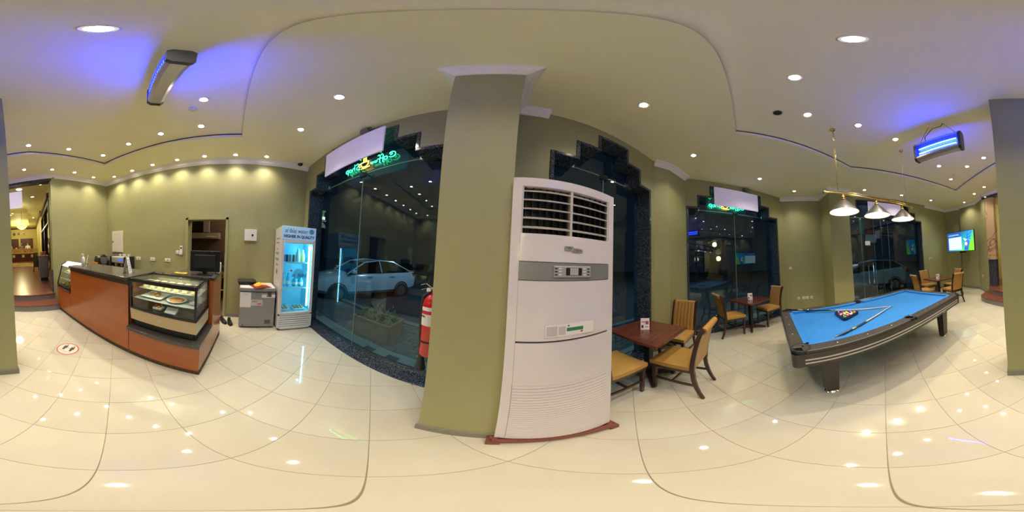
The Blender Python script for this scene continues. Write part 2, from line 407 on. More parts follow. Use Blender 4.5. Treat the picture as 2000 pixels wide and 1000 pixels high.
sweep('baseboard_niche', [(4.86, -.76), B1, D1, PA, PB], SK, M_SKIRT, 'grey stone skirting below the sockets behind the pool table', cat='skirting')
sweep('baseboard_pier', [A1, Q1, Q2, B0], SK, M_SKIRT, 'grey stone skirting on the pier by the corner window', cat='skirting')
sweep('baseboard_column', [(-0.365, 1.49), (-0.365, 0.87), (0.055, 0.87), (0.055, 1.51)], SK, M_SKIRT, 'grey stone skirting around the broad column', cat='skirting')
sweep('baseboard_lobby', [(-0.245, -1.645), (-0.245, -2.05), (0.112, -2.05), (0.112, -1.645)], SK, M_SKIRT, 'grey stone skirting around the column before the lobby steps', closed=True, cat='skirting')

# ------------------------------------------------------------------ floor: one object per tile
TS = 0.3996; TA = R(-45.0); TOX, TOY = 0.1485*TS, 0.2315*TS
def clip(subject, cl):
    out = subject
    n = len(cl)
    for i in range(n):
        a, b_ = cl[i], cl[(i+1) % n]; inp = out; out = []
        side = lambda p: (b_[0]-a[0])*(p[1]-a[1])-(b_[1]-a[1])*(p[0]-a[0])
        for j in range(len(inp)):
            p, q = inp[j-1], inp[j]; sp, sq = side(p), side(q)
            if sq >= 0:
                if sp < 0: t = sp/(sp-sq); out.append((p[0]+(q[0]-p[0])*t, p[1]+(q[1]-p[1])*t))
                out.append(q)
            elif sp >= 0: t = sp/(sp-sq); out.append((p[0]+(q[0]-p[0])*t, p[1]+(q[1]-p[1])*t))
        if not out: return []
    return out
def parea(p): return 0.5*abs(sum(p[i-1][0]*p[i][1]-p[i][0]*p[i-1][1] for i in range(len(p))))
def floor():
    fo = MB().quad(*[(x, y, -0.004) for x, y in [(-4.1, 1.9), (2.6, 2.1), (5.3, .0), (5.4, -2), (3.6, -7.7), (.4, -7.7), (.4, -6.0), (-1.9, -4.35), (-4.1, -4.2)]]).build('floor', M_GROUT)
    tag(fo, 'glossy cream porcelain tile floor laid diagonally', 'floor', kind='structure')
    c, s = math.cos(TA), math.sin(TA)
    h = TS/2-0.0016
    tm = None; items = []
    room = ROOM[::-1] if sum(ROOM[i-1][0]*ROOM[i][1]-ROOM[i][0]*ROOM[i-1][1] for i in range(len(ROOM))) < 0 else ROOM
    for i in range(-25, 25):
        for j in range(-25, 25):
            gx, gy = (i+.5)*TS+TOX, (j+.5)*TS+TOY
            cx, cy = gx*c-gy*s, gx*s+gy*c
            if not (-4 < cx < 5.5 and -7.8 < cy < 2.2): continue
            sq = [(cx+(a*c-b_*s)*h, cy+(a*s+b_*c)*h) for a, b_ in ((-1,-1),(1,-1),(1,1),(-1,1))]
            p = clip(room, sq)
            ar = parea(p) if len(p) > 2 else 0
            if ar < 0.002: continue
            items.append((math.hypot(cx, cy), cx, cy, p, ar > (2*h)**2-1e-5))
    items.sort(key=lambda t: t[0])
    rest = MB(); cnt = 0
    def tile(b, p):
        n = len(p); mx = sum(q[0] for q in p)/n; my = sum(q[1] for q in p)/n
        inn = []
        for q in p:
            v = Vector((q[0]-mx, q[1]-my)); inn.append((mx+v.x*0.994, my+v.y*0.994))
        vs = [(x, y, -0.004) for x, y in p]+[(x, y, -0.0008) for x, y in p]+[(x, y, 0.0) for x, y in inn]
        b.add(vs, [tuple(range(2*n, 3*n))]+[(k, (k+1) % n, n+(k+1) % n, n+k) for k in range(n)]+[(n+k, n+(k+1) % n, 2*n+(k+1) % n, 2*n+k) for k in range(n)])
    for dist, cx, cy, p, full in items:
        hidden = (-3.5 < cx < -1.75 and cy < -0.55)
        if cnt < 290 and not hidden:
            cnt += 1
            if full:
                if tm is None:
                    b = MB(); tile(b, [(q[0]-cx, q[1]-cy) for q in p]); o = b.build('tile', M_TILE, fo); tm = o.data
                else:
                    o = bpy.data.objects.new('tile', tm); COL.objects.link(o); o.parent = fo
                o.location = (cx, cy, 0)
            else:
                b = MB(); tile(b, p); b.build('tile', M_TILE, fo)
        else: tile(rest, p)
    if rest.v: rest.build('far_tiles', M_TILE, fo, kind='stuff')
floor()

# ------------------------------------------------------------------ stepped granite windows
M_NEON = mat('green_neon', (0.02, 0.6, 0.25), 0.4, emit=(0.02, 1.0, 0.32), estr=7.0)
M_NEONB = mat('green_neon_border', (0.02, 0.6, 0.25), 0.4, emit=(0.02, 1.0, 0.32), estr=22.0)
M_NEONY = mat('amber_neon', (0.8, 0.5, 0.05), 0.4, emit=(1.0, 0.55, 0.06), estr=5.0)
M_EDGE = mat('glass_edge', (0.25, 0.42, 0.42), 0.15, spec=0.8)
def window(n, p, q, W, joints, label, depth=0.25, th=0.32):
    L, a = frame_of(p, q)
    e = empty('window_%d' % n, (p[0], p[1], 0), a, label, 'window', kind='structure')
    t = 0.05; y0 = -0.012
    (l3, r3, z3), (l2, r2, z2), (l1, r1, z1) = W
    def blk(s0, s1, za, zb):
        if s1-s0 > 0.004 and zb-za > 0.004: MB().rbox(s0+.0015, s1-.0015, y0, th, za+.0015, zb-.0015, 0.004, 1).build('granite_block', M_GRAN, e)
    for zz in ((0.0, 0.98), (0.98, 1.97), (1.97, z3)):
        blk(l3, l3+t, *zz); blk(r3-t, r3, *zz)
    blk(l3+t, l2+t, z3-t, z3); blk(r2-t, r3-t, z3-t, z3)
    blk(l2, l2+t, z3, z2); blk(r2-t, r2, z3, z2)
    blk(l2+t, l1+t, z2-t, z2); blk(r1-t, r2-t, z2-t, z2)
    blk(l1, l1+t, z2, z1); blk(r1-t, r1, z2, z1)
    mid = (l1+r1)/2
    blk(l1+t, mid, z1-t, z1); blk(mid, r1-t, z1-t, z1)
    k = max(2, round((r3-l3)/0.9)); cs = [lerp(l3, r3, i/k) for i in range(k+1)]
    for s0, s1 in zip(cs, cs[1:]): MB().rbox(s0+.001, s1-.001, -0.02, th, -0.003, 0.012, 0.003, 1).build('threshold_slab', M_GRAN, e)
    MB().box(l3+t, r3-t, depth-.03, depth+.03, 0.012, 0.022).build('floor_channel', M_STEEL, e)
    zt = z3+0.01
    cut = [l3+t]+list(joints)+[r3-t]
    for s0, s1 in zip(cut, cut[1:]):
        MB().box(s0+.003, s1-.003, depth-.005, depth+.005, 0.02, zt-.012).build('glass_pane', M_GLASS, e)
    ucut = [l2+t]+[j for j in joints if abs(j-mid) < 0.25]+[r2-t]
    for s0, s1 in zip(ucut, ucut[1:]):
        poly = [(s0+.003, zt), (s1-.003, zt)]
        lo = s0 if s0 > l2+t+.01 else None; hi = s1 if s1 < r2-t-.01 else None
        x1 = s1-.003 if hi else r1-t; x0 = s0+.003 if lo else l1+t
        if not hi: poly += [(s1-.003, z2-t)]
        poly += [(x1, z2-t), (x1, z1-t), (x0, z1-t), (x0, z2-t)]
        if not lo: poly += [(s0+.003, z2-t)]
        MB().extr(poly, depth-.005, depth+.005).build('transom_pane', M_GLASS, e)
    MB().box(l2+t, r2-t, depth-.007, depth+.007, zt-.012, zt).build('transom_edge', M_EDGE, e)
    for j in joints: MB().box(j-.003, j+.003, depth-.007, depth+.007, 0.02, zt-.012).build('joint_edge', M_EDGE, e)
    j0 = min(joints, key=lambda j: abs(j-mid))
    b = MB(); b.rbox(j0-.07, j0+.07, depth-.025, depth+.025, zt-.06, zt+.03, .006); b.build('patch_fitting', M_BLACK, e)
    b = MB(); b.tube([(j0+.05, depth-.02, zt-.02), (j0+.07, depth-.13, zt-.035), (j0+.08, depth-.16, zt+.02)], .008); b.build('fitting_arm', M_BLACK, e)
    for s_ in (l2+t+.03, r2-t-.03):
        MB().rbox(s_-.03, s_+.03, depth-.02, depth+.02, zt-.03, zt+.05, .004).build('patch_fitting', M_CHROME, e)
    return e
WIN1 = window(1, A0, A1, W1, [1.57], 'stepped black granite shop window looking onto the parked sedan')
WIN2 = window(2, A0, A1, W2, [4.86], 'narrow stepped black granite window behind the air conditioner')
WIN3 = window(3, B0, B1, W3, [1.40], 'stepped black granite corner window behind the two-chair table')
WIN4 = window(4, C0, C1, W4, [0.50, 0.97, 1.55], 'wide stepped black granite glass doorway behind the pool lamp', depth=0.2)
# door furniture on the wide doorway
for s_ in (0.66, 0.84):
    b = MB(); b.tube([(s_, .19, 1.35), (s_, .12, 1.35), (s_, .12, .75), (s_, .19, .75)], .014); b.build('pull_handle', M_CHROME, WIN4)
b = MB(); b.box(.62, .80, .17, .19, 2.03, 2.17); b.build('door_notice', M_PAPER, WIN4)

def sign(p, q, s0, s1, z0, z1, label, y=-0.05):
    L, a = frame_of(p, q)
    e = empty('sign_board', (p[0], p[1], 0), a, label, 'sign')
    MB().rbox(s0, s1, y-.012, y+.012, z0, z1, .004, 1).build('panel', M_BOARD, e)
    for s_ in (lerp(s0, s1, .15), lerp(s0, s1, .85)): MB().tube([(s_, y, z1-.01), (s_, y, z1+.06), (s_, .0, z1+.09)], .004, 6).build('hanging_wire', M_BLACK, e)
    return e
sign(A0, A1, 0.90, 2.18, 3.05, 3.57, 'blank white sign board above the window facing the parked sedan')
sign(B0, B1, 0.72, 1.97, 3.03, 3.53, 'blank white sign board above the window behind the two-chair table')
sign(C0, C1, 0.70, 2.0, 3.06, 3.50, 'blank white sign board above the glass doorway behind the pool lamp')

def neon(p, q, c, label):
    L, a = frame_of(p, q)
    e = empty('neon_sign', (p[0], p[1], 0), a, label, 'neon sign')
    y = 0.20
    def stroke(pts, m, nm, r=.0055):
        MB().tube([(x, y, z) for x, z in pts], r, 6).build(nm, m, e)
    # mirrored script letters drawn as glass tube strokes (the sign faces the street)
    def spiral(cx, cz, r, a0, a1, n=14, k=1.0): return [(cx-r*math.cos(lerp(a0, a1, i/n))*k, cz+r*math.sin(lerp(a0, a1, i/n))) for i in range(n+1)]
    x = c+0.57; z = 3.14
    stroke(spiral(x, z+.02, .055, 0.7, 5.6), M_NEON, 'letter_c')
    stroke(spiral(x-.02, z+.035, .022, 0.2, 5.0, 10), M_NEON, 'letter_c')
    stroke(spiral(x-.105, z-.015, .032, 0, 6.28), M_NEON, 'letter_o')
    for k in range(2):
        xx = x-.165-.055*k
        stroke([(xx-.03, z+.075), (xx-.005, z+.09), (xx+.012, z+.06), (xx+.012, z-.07), (xx+.03, z-.085)], M_NEON, 'letter_f')
        stroke([(xx-.03, z+.005), (xx+.035, z+.005)], M_NEON, 'letter_f')
    for k in range(2):
        xx = x-.285-.07*k
        stroke([(xx+.03, z-.015), (xx-.03, z-.012)]+spiral(xx, z-.015, .03, 3.0+PI-3.0, 5.4+PI-3.2, 10), M_NEON, 'letter_e')
    # cup
    cx = c+0.06; cz = 3.14
    stroke([(cx-.085, cz+.045), (cx+.085, cz+.045), (cx+.07, cz-.02), (cx+.035, cz-.055), (cx-.035, cz-.055), (cx-.07, cz-.02), (cx-.085, cz+.045)], M_NEONY, 'cup', .007)
    stroke(spiral(cx-.095, cz+.005, .03, -1.7, 1.7, 8), M_NEONY, 'cup_handle', .007)
    stroke([(cx-.11, cz-.07), (cx, cz-.085), (cx+.11, cz-.07)], M_NEONY, 'saucer', .007)
    for k in (-.03, .0, .03): stroke([(cx+k, cz+.06), (cx+k+.012, cz+.085), (cx+k-.008, cz+.11), (cx+k+.008, cz+.14)], M_NEONY, 'steam', .005)
    # Shop
    x = c-.08
    stroke([(x-.05, z+.045), (x-.02, z+.07), (x+.015, z+.05), (x+.005, z+.01), (x-.03, z-.01), (x-.04, z-.045), (x-.005, z-.065), (x+.03, z-.05)], M_NEON, 'letter_s')
    stroke([(x-.085, z+.075), (x-.08, z-.055)], M_NEON, 'letter_h'); stroke([(x-.08, z-.02), (x-.105, z+.012), (x-.13, z-.01), (x-.135, z-.055)], M_NEON, 'letter_h')
    stroke(spiral(x-.185, z-.025, .03, 0, 6.28), M_NEON, 'letter_o')
    stroke([(x-.245, z+.02), (x-.24, z-.10)], M_NEON, 'letter_p'); stroke(spiral(x-.27, z-.02, .032, 0, 6.28), M_NEON, 'letter_p')
    # tube border behind the hanging board
    s0, s1 = c-.15, c+.28
    stroke([(s0, 3.36), (s0, 3.48), (s1, 3.48), (s1, 3.36)], M_NEONB, 'border_tube', .006)
    return e
neon(A0, A1, 1.56, 'green and amber neon coffee lettering seen from behind, facing the sedan')
neon(B0, B1, 1.06, 'green and amber neon coffee lettering behind the corner window board')
# ------------------------------------------------------------------ lobby beyond the opening
M_REDM = marble('red_brown_marble', (0.17, 0.055, 0.035), (0.25, 0.10, 0.065), 0.28, 3.0)
M_RISER = granite('grey_granite', (0.17, 0.17, 0.16), (0.34, 0.34, 0.32), 0.3)
M_LWALL = mat('yellow_lobby_paint', (0.60, 0.52, 0.20), 0.6, var=0.05, scale=2)
M_LCEIL = mat('lobby_ceiling_paint', (0.62, 0.58, 0.26), 0.7)
M_BROWN = mat('brown_door_wood', (0.10, 0.03, 0.018), 0.35, var=0.25, scale=8)
M_BEIGEM = marble('beige_marble', (0.58, 0.40, 0.22), (0.20, 0.10, 0.06), 0.2, 0.9)
def lintel():
    L, a = frame_of(T5, JL)
    e = empty('wall_lintel', (T5[0], T5[1], 0), a, 'dark edged lintel above the lobby opening', 'lintel', kind='structure')
    MB().box(-.15, L+.1, 0, .22, 3.585, ZC+.1).build('lintel_wall', M_WALL, e)
    MB().box(-.1, L+.02, -.012, .24, 3.51, 3.585).build('granite_edge', M_GRAN, e)
lintel()
def stair():
    low = [(-1.72, -3.545), (-1.35, -3.60), (-0.94, -3.71), (-0.53, -3.86), (-.1, -4.09), (0.27, -4.32), (0.45, -4.43), (0.86, -4.74), (1.0, -4.91), (1.06, -5.08), (1.02, -5.35), (0.9, -5.73)]
    up = [(-1.73, -4.02), (-1.35, -4.03), (-1.05, -4.09), (-0.6, -4.25), (-.1, -4.5), (.35, -4.83), (0.66, -5.12), (0.80, -5.4), (0.86, -5.72)]
    for nm, pts, z, lab in (('step_lower', low, 0.16, 'curved lower step with red marble tread before the lobby'), ('step_upper', up, 0.32, 'upper step with red marble tread at the lobby opening')):
        e = empty('lobby_step', (0, 0, 0), 0, lab, 'step', kind='structure')
        if nm == 'step_lower': back = [(0.9, -5.73), (0.4, -6.0), (-1.9, -4.6), (-1.735, -4.125)]; base = 0.0
        else: back = [(0.86, -5.72), (0.4, -6.0), (-1.9, -4.6), (-1.735, -4.125)]; base = 0.16
        poly = pts+back[1:]
        inset = [(x-.012*0.4, y-.012) for x, y in pts]+back[1:]
        MB().prism(inset, base, z-.025).build('riser', M_RISER, e)
        MB().prism(poly, z-.025, z).build('tread', M_REDM, e)
stair()
LO = Vector((-1.80, -4.2)); LA = R(164.8)
def lob(x, y, z=0.0):
    return (LO.x+x*math.cos(LA)-y*math.sin(LA), LO.y+x*math.sin(LA)+y*math.cos(LA), z)
def lobby():
    def put(o): o.location = (LO.x, LO.y, 0); o.rotation_euler = (0, 0, LA); return o
    XL = -3.05
    inn = [(-1.74, -4.135), (.85, -5.745), lob(XL, 1.2)[:2], lob(XL, 12.6)[:2], lob(.1, 12.6)[:2], lob(.1, 0)[:2]]
    f = MB().prism(inn, .22, .3195).build('floor_lobby', M_REDM); tag(f, 'polished red-brown marble lobby floor', 'floor', kind='structure')
    cc = MB()
    cc.prism([(-1.83, -4.29), (.76, -5.92), lob(XL-.1, 1.45)[:2], lob(XL-.1, 3.2)[:2], lob(.1, 3.2)[:2], lob(.1, .25)[:2]], 3.66, 3.8)
    def lbox(x0, x1, y0, y1, z0, z1): cc.prism([lob(x0, y0)[:2], lob(x1, y0)[:2], lob(x1, y1)[:2], lob(x0, y1)[:2]], z0, z1)
    lbox(XL-.1, -2.4, 3.2, 10.5, 3.66, 3.8); lbox(-.75, .1, 3.2, 10.5, 3.66, 3.8); lbox(XL-.1, .1, 10.5, 12.7, 3.66, 3.8); lbox(-2.5, -.7, 3.1, 10.6, 3.92, 4.0)
    lbox(-2.45, -2.4, 3.2, 10.5, 3.8, 3.95); lbox(-.75, -.7, 3.2, 10.5, 3.8, 3.95); lbox(-2.4, -.75, 3.15, 3.2, 3.8, 3.95); lbox(-2.4, -.75, 10.5, 10.55, 3.8, 3.95)
    c = cc.build('ceiling_lobby', M_LCEIL); tag(c, 'yellow lobby ceiling with a raised tray', 'ceiling', kind='structure')
    wr = MB(); wr.box(0, .15, -.02, .75, 0.3, 3.8); wr.box(0, .15, 4.6, 12.6, .3, 3.8); wr.box(0, .15, .75, 4.6, 3.2, 3.8)
    o = put(wr.build('wall_lobby_right', M_LWALL)); tag(o, 'yellow lobby wall with a dark glazed doorway', 'wall', kind='structure')
    o = put(MB().box(XL-.15, XL, 1.3, 12.6, .3, 3.8).build('wall_lobby_left', M_LWALL)); tag(o, 'yellow lobby wall behind the beige marble jamb', 'wall', kind='structure')
    o = put(MB().box(XL-.1, .1, 12.5, 12.65, .3, 3.8).build('wall_lobby_end', M_LWALL)); tag(o, 'yellow end wall behind the reception desk', 'wall', kind='structure')
    b = MB(); b.box(XL, 0, 12.42, 12.5, 3.5, 3.66); b.box(-.08, 0, 4.6, 12.5, 3.5, 3.66); b.box(-.08, 0, .75, 4.6, 3.28, 3.42)
    o = put(b.build('trim_lobby', M_BROWN)); tag(o, 'dark brown wooden cornice around the lobby', 'cornice', kind='structure')
    # glazed doorway on the right wall
    e = empty('door_lobby', (LO.x, LO.y, 0), LA, 'black framed glass doorway on the lobby wall beside the bin', 'doorway', kind='structure')
    for y0, y1, z0, z1 in ((.75, .88, .32, 3.2), (4.47, 4.6, .32, 3.2), (.88, 4.47, 3.05, 3.2), (2.6, 2.7, .32, 3.05), (.88, 4.47, 2.4, 2.46)):
        MB().box(-.03, .12, y0, y1, z0, z1).build('door_frame', M_BLACK, e)
    for y0, y1 in ((.88, 2.6), (2.7, 4.47)):
        MB().box(.04, .05, y0, y1, .32, 2.4).build('glass_pane', M_GLASS, e); MB().box(.04, .05, y0, y1, 2.46, 3.05).build('glass_pane', M_GLASS, e)
    # dark granite wainscot of the jamb
    o = put(MB().box(-.02, .02, -.06, .7, .16, .95).build('jamb_cladding', M_GRAN)); o.name = 'trim_jamb'; tag(o, 'dark granite wainscot at the foot of the lobby jamb', 'cladding', kind='structure')
    o = MB().box(-.03, .0, -.015, .235, .0, .95).build('jamb_block', M_GRAN); o.location = (JL[0], JL[1], 0); o.rotation_euler = (0, 0, frame_of(JL, BL)[1]); o.name = 'trim_jamb_end'; tag(o, 'dark granite block on the wall end beside the lobby step', 'cladding', kind='structure')
    # end wall doors
    for k, (x0, x1, lab) in enumerate(((-2.85, -1.98, 'brown wooden door behind reception, left of the clocks'), (-1.6, -.5, 'wide brown wooden door behind the white-shirted receptionist'))):
        d = empty('door_reception', lob((x0+x1)/2, 12.5, 0.32), LA, lab, 'door', kind='structure'); w_ = (x1-x0)/2
        MB().box(-w_, w_, -.05, 0, 0, 2.12).build('door_leaf', M_BROWN, d)
        b = MB(); b.box(-w_-.08, -w_, -.07, 0, 0, 2.2); b.box(w_, w_+.08, -.07, 0, 0, 2.2); b.box(-w_-.08, w_+.08, -.07, 0, 2.12, 2.2); b.build('door_frame', mat('dark_frame', (0.05, .015, .01), .4), d)
        MB().sphere((w_-.1, -.08, 1.0), .03).build('door_knob', M_STEEL, d)
    # clocks
    M_GOLD = mat('gold', (0.75, 0.5, 0.15), 0.3, 1.0)
    for k, x in enumerate((-2.31, -1.83, -1.35)):
        cl = empty('wall_clock', lob(x, 12.49, 3.03), LA, ('round gilt wall clock above the narrow brown door', 'round gilt wall clock in the middle of the three', 'round gilt wall clock above the wide brown door')[k], 'clock', 'clocks over the reception')
        MB().lathe([(.16, 0), (.17, -.03), (.14, -.04)], (0, 0, 0), 20, 'y').build('rim', M_GOLD, cl)
        MB().lathe([(.135, -.03), (.135, -.042)], (0, 0, 0), 20, 'y').build('dial', mat('dial', (.05, .04, .03), .4), cl)
        for ang, l in ((.8+k, .11), (2.6+k*1.3, .075)):
            MB().bar([(0, -.045, 0), (math.sin(ang)*l, -.045, math.cos(ang)*l)], .012, .006, (0, 1, 0)).build('hand', mat('ivory', (.8, .75, .6), .4), cl)
    # reception desk
    rd = empty('reception_desk', lob(-1.48, 10.3, 0.32), LA, 'long reception desk with a gold fascia and dark red front', 'desk')
    b = MB(); b.rbox(-1.5, 1.42, -.06, .6, 1.12, 1.17, .01); b.build('desk_top', mat('gold_top', (.45, .28, .10), .3), rd)
    MB().box(-1.48, 1.40, -.02, .05, .72, 1.12).build('fascia', mat('gold_fascia', (0.62, 0.40, 0.14), 0.35, var=.2, scale=4), rd)
    MB().box(-1.46, 1.38, .05, .55, 0.0, .72).build('desk_front', mat('dark_red_front', (.09, .02, .018), .3), rd)
    for x in (-.75, .12, .95): MB().rbox(x-.12, x+.12, .035, .05, .38, .62, .01).build('emblem_plate', mat('pale_emblem', (.72, .66, .55), .4), rd)
    MB().lathe([(.1, 0), (.1, -.015), (.05, -.02)], (.3, -.02, .92), 8, 'y').build('emblem', mat('bronze_emblem', (.30, .15, .04), .4), rd)
    text('lettering', 'EMIRATES', .14, mat('brown_letters', (.2, .1, .03), .5), rd, (-.45, -.025, .92)); text('lettering', 'STARS', .14, MATS['brown_letters'], rd, (.9, -.025, .92))
    for x, lab in ((-1.35, 'white canister at the far end of the reception desk'), (-.95, 'round pink cookie jar on the reception desk'), (-.5, 'low white tray on the reception desk')):
        j = empty('desk_ornament', lob(-1.48+x, 10.45, 1.49), LA, lab, 'ornament')
        h = .28 if x != -.5 else .1; MB().lathe([(.07, 0), (.09, h*.5), (.06, h*.9), (.0001, h)], (0, 0, 0), 12).build('jar', mat('pale_ceramic', (.6, .45, .4), .3), j); MB().lathe([(.062, h*.9), (.05, h*.96), (.015, h*1.06), (.0001, h*1.07)], (0, 0, 0), 12).build('lid', M_WHITE, j)
    # people behind the desk
    def person(x, y, shirt, hair, lab, turn):
        e = empty('person', lob(x, y, 0.32), LA+turn, lab, 'person')
        me = bpy.data.meshes.new('body')
        V = [(0,0,.95),(0,0,1.15),(0,0.01,1.35),(0,0,1.46),(0,-.01,1.55),(0,-.02,1.66),(.10,0,.9),(.11,0,.5),(.11,.02,.06),(.11,-.12,.03),(-.10,0,.9),(-.11,0,.5),(-.11,.02,.06),(-.11,-.12,.03),(.19,0,1.40),(.25,-.03,1.14),(.16,-.24,1.05),(.12,-.31,1.05),(-.19,0,1.40),(-.25,-.03,1.14),(-.16,-.24,1.05),(-.12,-.31,1.05)]
        E_ = [(0,1),(1,2),(2,3),(3,4),(4,5),(0,6),(6,7),(7,8),(8,9),(0,10),(10,11),(11,12),(12,13),(2,14),(14,15),(15,16),(16,17),(2,18),(18,19),(19,20),(20,21)]
        rad = [.13,.12,.15,.06,.08,.09,.09,.065,.045,.035,.09,.065,.045,.035,.065,.045,.035,.03,.065,.045,.035,.03]
        me.from_pydata(V, E_, []); me.materials.append(shirt); o = bpy.data.objects.new('body', me); COL.objects.link(o); o.parent = e
        sk = o.modifiers.new('skin', 'SKIN'); me.skin_vertices or None
        for i, sv in enumerate(me.skin_vertices[0].data): sv.radius = (rad[i], rad[i]*(.8 if i < 3 else 1)); sv.use_root = (i == 0)
        sd = o.modifiers.new('sub', 'SUBSURF'); sd.levels = 1; sd.render_levels = 2
        h = MB(); h.sphere((0, -.02, 1.62), .085, 14, 1.3); h.lathe([(.012, 0), (.016, -.02), (.0001, -.03)], (0, -.10, 1.61), 8, 'y')
        for s in (-1, 1): h.sphere((s*.087, -.01, 1.62), .02, 8)
        h.build('head', mat('skin', (.42, .24, .15), .5), e, smooth=60)
        hr = MB(); hr.sphere((0, .005, 1.665), .088, 14, 1.0); hr.build('hair', hair, e, smooth=60)
        for s in (-1, 1): MB().sphere((s*.032, -.098, 1.635), .009, 6).build('eye', M_INK, e)
        MB().bar([(-.025, -.098, 1.565), (.025, -.098, 1.565)], .008, .006, (0, 1, 0)).build('mouth', mat('lips', (.3, .1, .08), .5), e)
    person(-1.55, 11.35, mat('grey_shirt', (.16, .16, .17), .7), mat('black_hair', (.012, .01, .009), .5), 'person with dark hair in a grey shirt behind the reception desk', .3)
    person(-.93, 11.38, mat('white_shirt', (.75, .74, .70), .7), mat('brown_hair', (.05, .03, .02), .5), 'person in a white shirt standing behind the reception desk', -.15)
    # rug
    r = empty('patterned_rug', lob(-1.4, 7.6, .32), LA, 'cream and brown patterned rug before the reception', 'rug')
    MB().rbox(-1.0, 1.0, -1.3, 1.3, 0, .012, .004, 1).build('pile', mat('rug_pile', (.62, .45, .22), .9, col2=(.10, .06, .035), scale=3.2, var=.5), r)
    for y_ in (-1.36, 1.3): MB().box(-1.03, 1.03, y_, y_+.06, 0, .013).build('border', mat('rug_border', (.4, .28, .12), .9), r)
    # grey bin with jars on top, buggy beside it
    g = empty('grey_cabinet', lob(-.17, 1.75, .32), LA, 'grey waste cabinet by the lobby doorway', 'cabinet')
    MB().rbox(-.17, .16, -.25, .25, .12, .93, .02).build('body', mat('grey_laminate', (.16, .15, .15), .4), g); MB().box(-.13, .13, -.2, .2, 0, .12).build('plinth', M_BLACK, g); MB().rbox(-.19, .17, -.27, .27, .93, .97, .008).build('cabinet_top', mat('pale_top', (.55, .52, .48), .3), g)
    for k, (x, col, lab) in enumerate(((-.1, (.7, .4, .02), 'yellow jar on the grey lobby cabinet'), (-.03, (.65, .12, .02), 'orange jar on the grey lobby cabinet'), (.06, (.7, .05, .02), 'red jar on the grey lobby cabinet'))):
        j = empty('jar', lob(-.17+x, 1.60, 1.29), LA, lab, 'jar', 'jars on the lobby cabinet')
        MB().lathe([(.033, 0), (.035, .01), (.035, .10), (.028, .115)], (0, 0, 0), 12).build('jar_body', mat('jar%d' % k, col, .3), j); MB().lathe([(.03, .115), (.03, .135), (.0001, .136)], (0, 0, 0), 12).build('lid', M_WHITE, j)
    p = empty('baby_stroller', lob(-.42, 4.0, .32), LA, 'folded black stroller beside the lobby doorway', 'stroller')
    b = MB(); b.tube([(-.1, -.3, .05), (-.1, .1, .55), (-.1, .3, .95)], .018); b.tube([(.15, -.3, .05), (.15, .1, .55), (.15, .3, .95)], .018); b.tube([(-.1, .3, .95), (.15, .3, .95)], .018); b.tube([(-.1, .25, .05), (-.1, -.05, .6)], .016); b.tube([(.15, .25, .05), (.15, -.05, .6)], .016); b.build('frame', M_BLACK, p)
    b = MB(); b.hexa([(-.08, -.2, .25), (.13, -.2, .25), (.13, .15, .3), (-.08, .15, .3), (-.08, -.1, .5), (.13, -.1, .5), (.13, .28, .8), (-.08, .28, .8)]); b.build('fabric_seat', mat('black_fabric', (.02, .02, .03), .8), p)
    for x in (-.12, .17):
        for y in (-.3, .25): MB().lathe([(.02, -.015), (.06, -.015), (.06, .015), (.02, .015)], (x, y, .06), 12, 'x').build('wheel', M_RUBBER, p)
    # chandelier
    M_CRY = mat('lit_crystal', (.35, .30, .18), .2, emit=(1.0, .80, .36), estr=.75, sample=False)
    ch = empty('chandelier', lob(-1.15, 5.7, 2.72), LA, 'tiered lit crystal chandelier hanging in the lobby', 'chandelier')
    MB().lathe([(.0001, 0), (.12, .03), (.25, .1), (.33, .2), (.34, .26), (.28, .27)], (0, 0, 0), 20).build('crystal_bowl', M_CRY, ch, smooth=50)
    for k in range(16):
        a = 2*PI*k/16; MB().lathe([(.0001, -.05), (.02, -.02), (.015, .04), (.0001, .07)], (.27*math.cos(a), .27*math.sin(a), .33), 6).build('crystal_drop', M_CRY, ch)
    MB().lathe([(.2, .36), (.24, .40), (.2, .52), (.12, .56)], (0, 0, 0), 16).build('upper_tier', M_CRY, ch, smooth=50)
    MB().tube([(0, 0, .2), (0, 0, 1.2)], .012).build('chain', M_GOLD, ch)
    lamp('chandelier_light', 'POINT', lob(-1.15, 5.7, 2.3), P_LOBBY*.45, (1.0, .88, .48), shadow_soft_size=.25)
    lamp('reception_light', 'POINT', lob(-1.6, 10.0, 3.3), P_LOBBY*1.0, (1.0, .88, .48), shadow_soft_size=.2)
    lamp('lobby_entry_light', 'POINT', lob(-1.4, 3.4, 3.45), P_LOBBY*.45, (1.0, .88, .48), shadow_soft_size=.2)
    M_LG = mat('lobby_lamp_glow', (1, .9, .7), .4, emit=(1, .82, .5), estr=6.0, sample=False)
    for k, (x, y, z) in enumerate(((-.95, .95, 3.655), (-.5, 1.9, 3.655), (-.28, .52, 3.655), (-1.75, 6.2, 3.915), (-1.95, 6.7, 3.915), (-2.1, 5.3, 3.915), (-.4, 6.7, 3.655))):
        l = empty('lobby_downlight', lob(x, y, z), LA, ('large downlight just inside the lobby opening', 'small downlight behind the first lobby lamp', 'downlight at the edge of the lobby jamb', 'first lobby tray lamp beside the chandelier', 'second lobby tray lamp beside the chandelier', 'third lobby tray lamp beside the chandelier', 'lobby lamp above the dark doorway')[k], 'ceiling light', 'lobby downlights')
        r_ = .1 if k == 0 else .06
        MB().lathe([(r_, 0), (r_, -.012), (.0001, -.013)], (0, 0, 0), 14).build('diffuser', M_LG, l); MB().lathe([(r_, 0), (r_+.02, 0), (r_+.02, -.01), (r_, -.012)], (0, 0, 0), 14, cap=False).build('trim_ring', M_WHITE, l)
lobby()
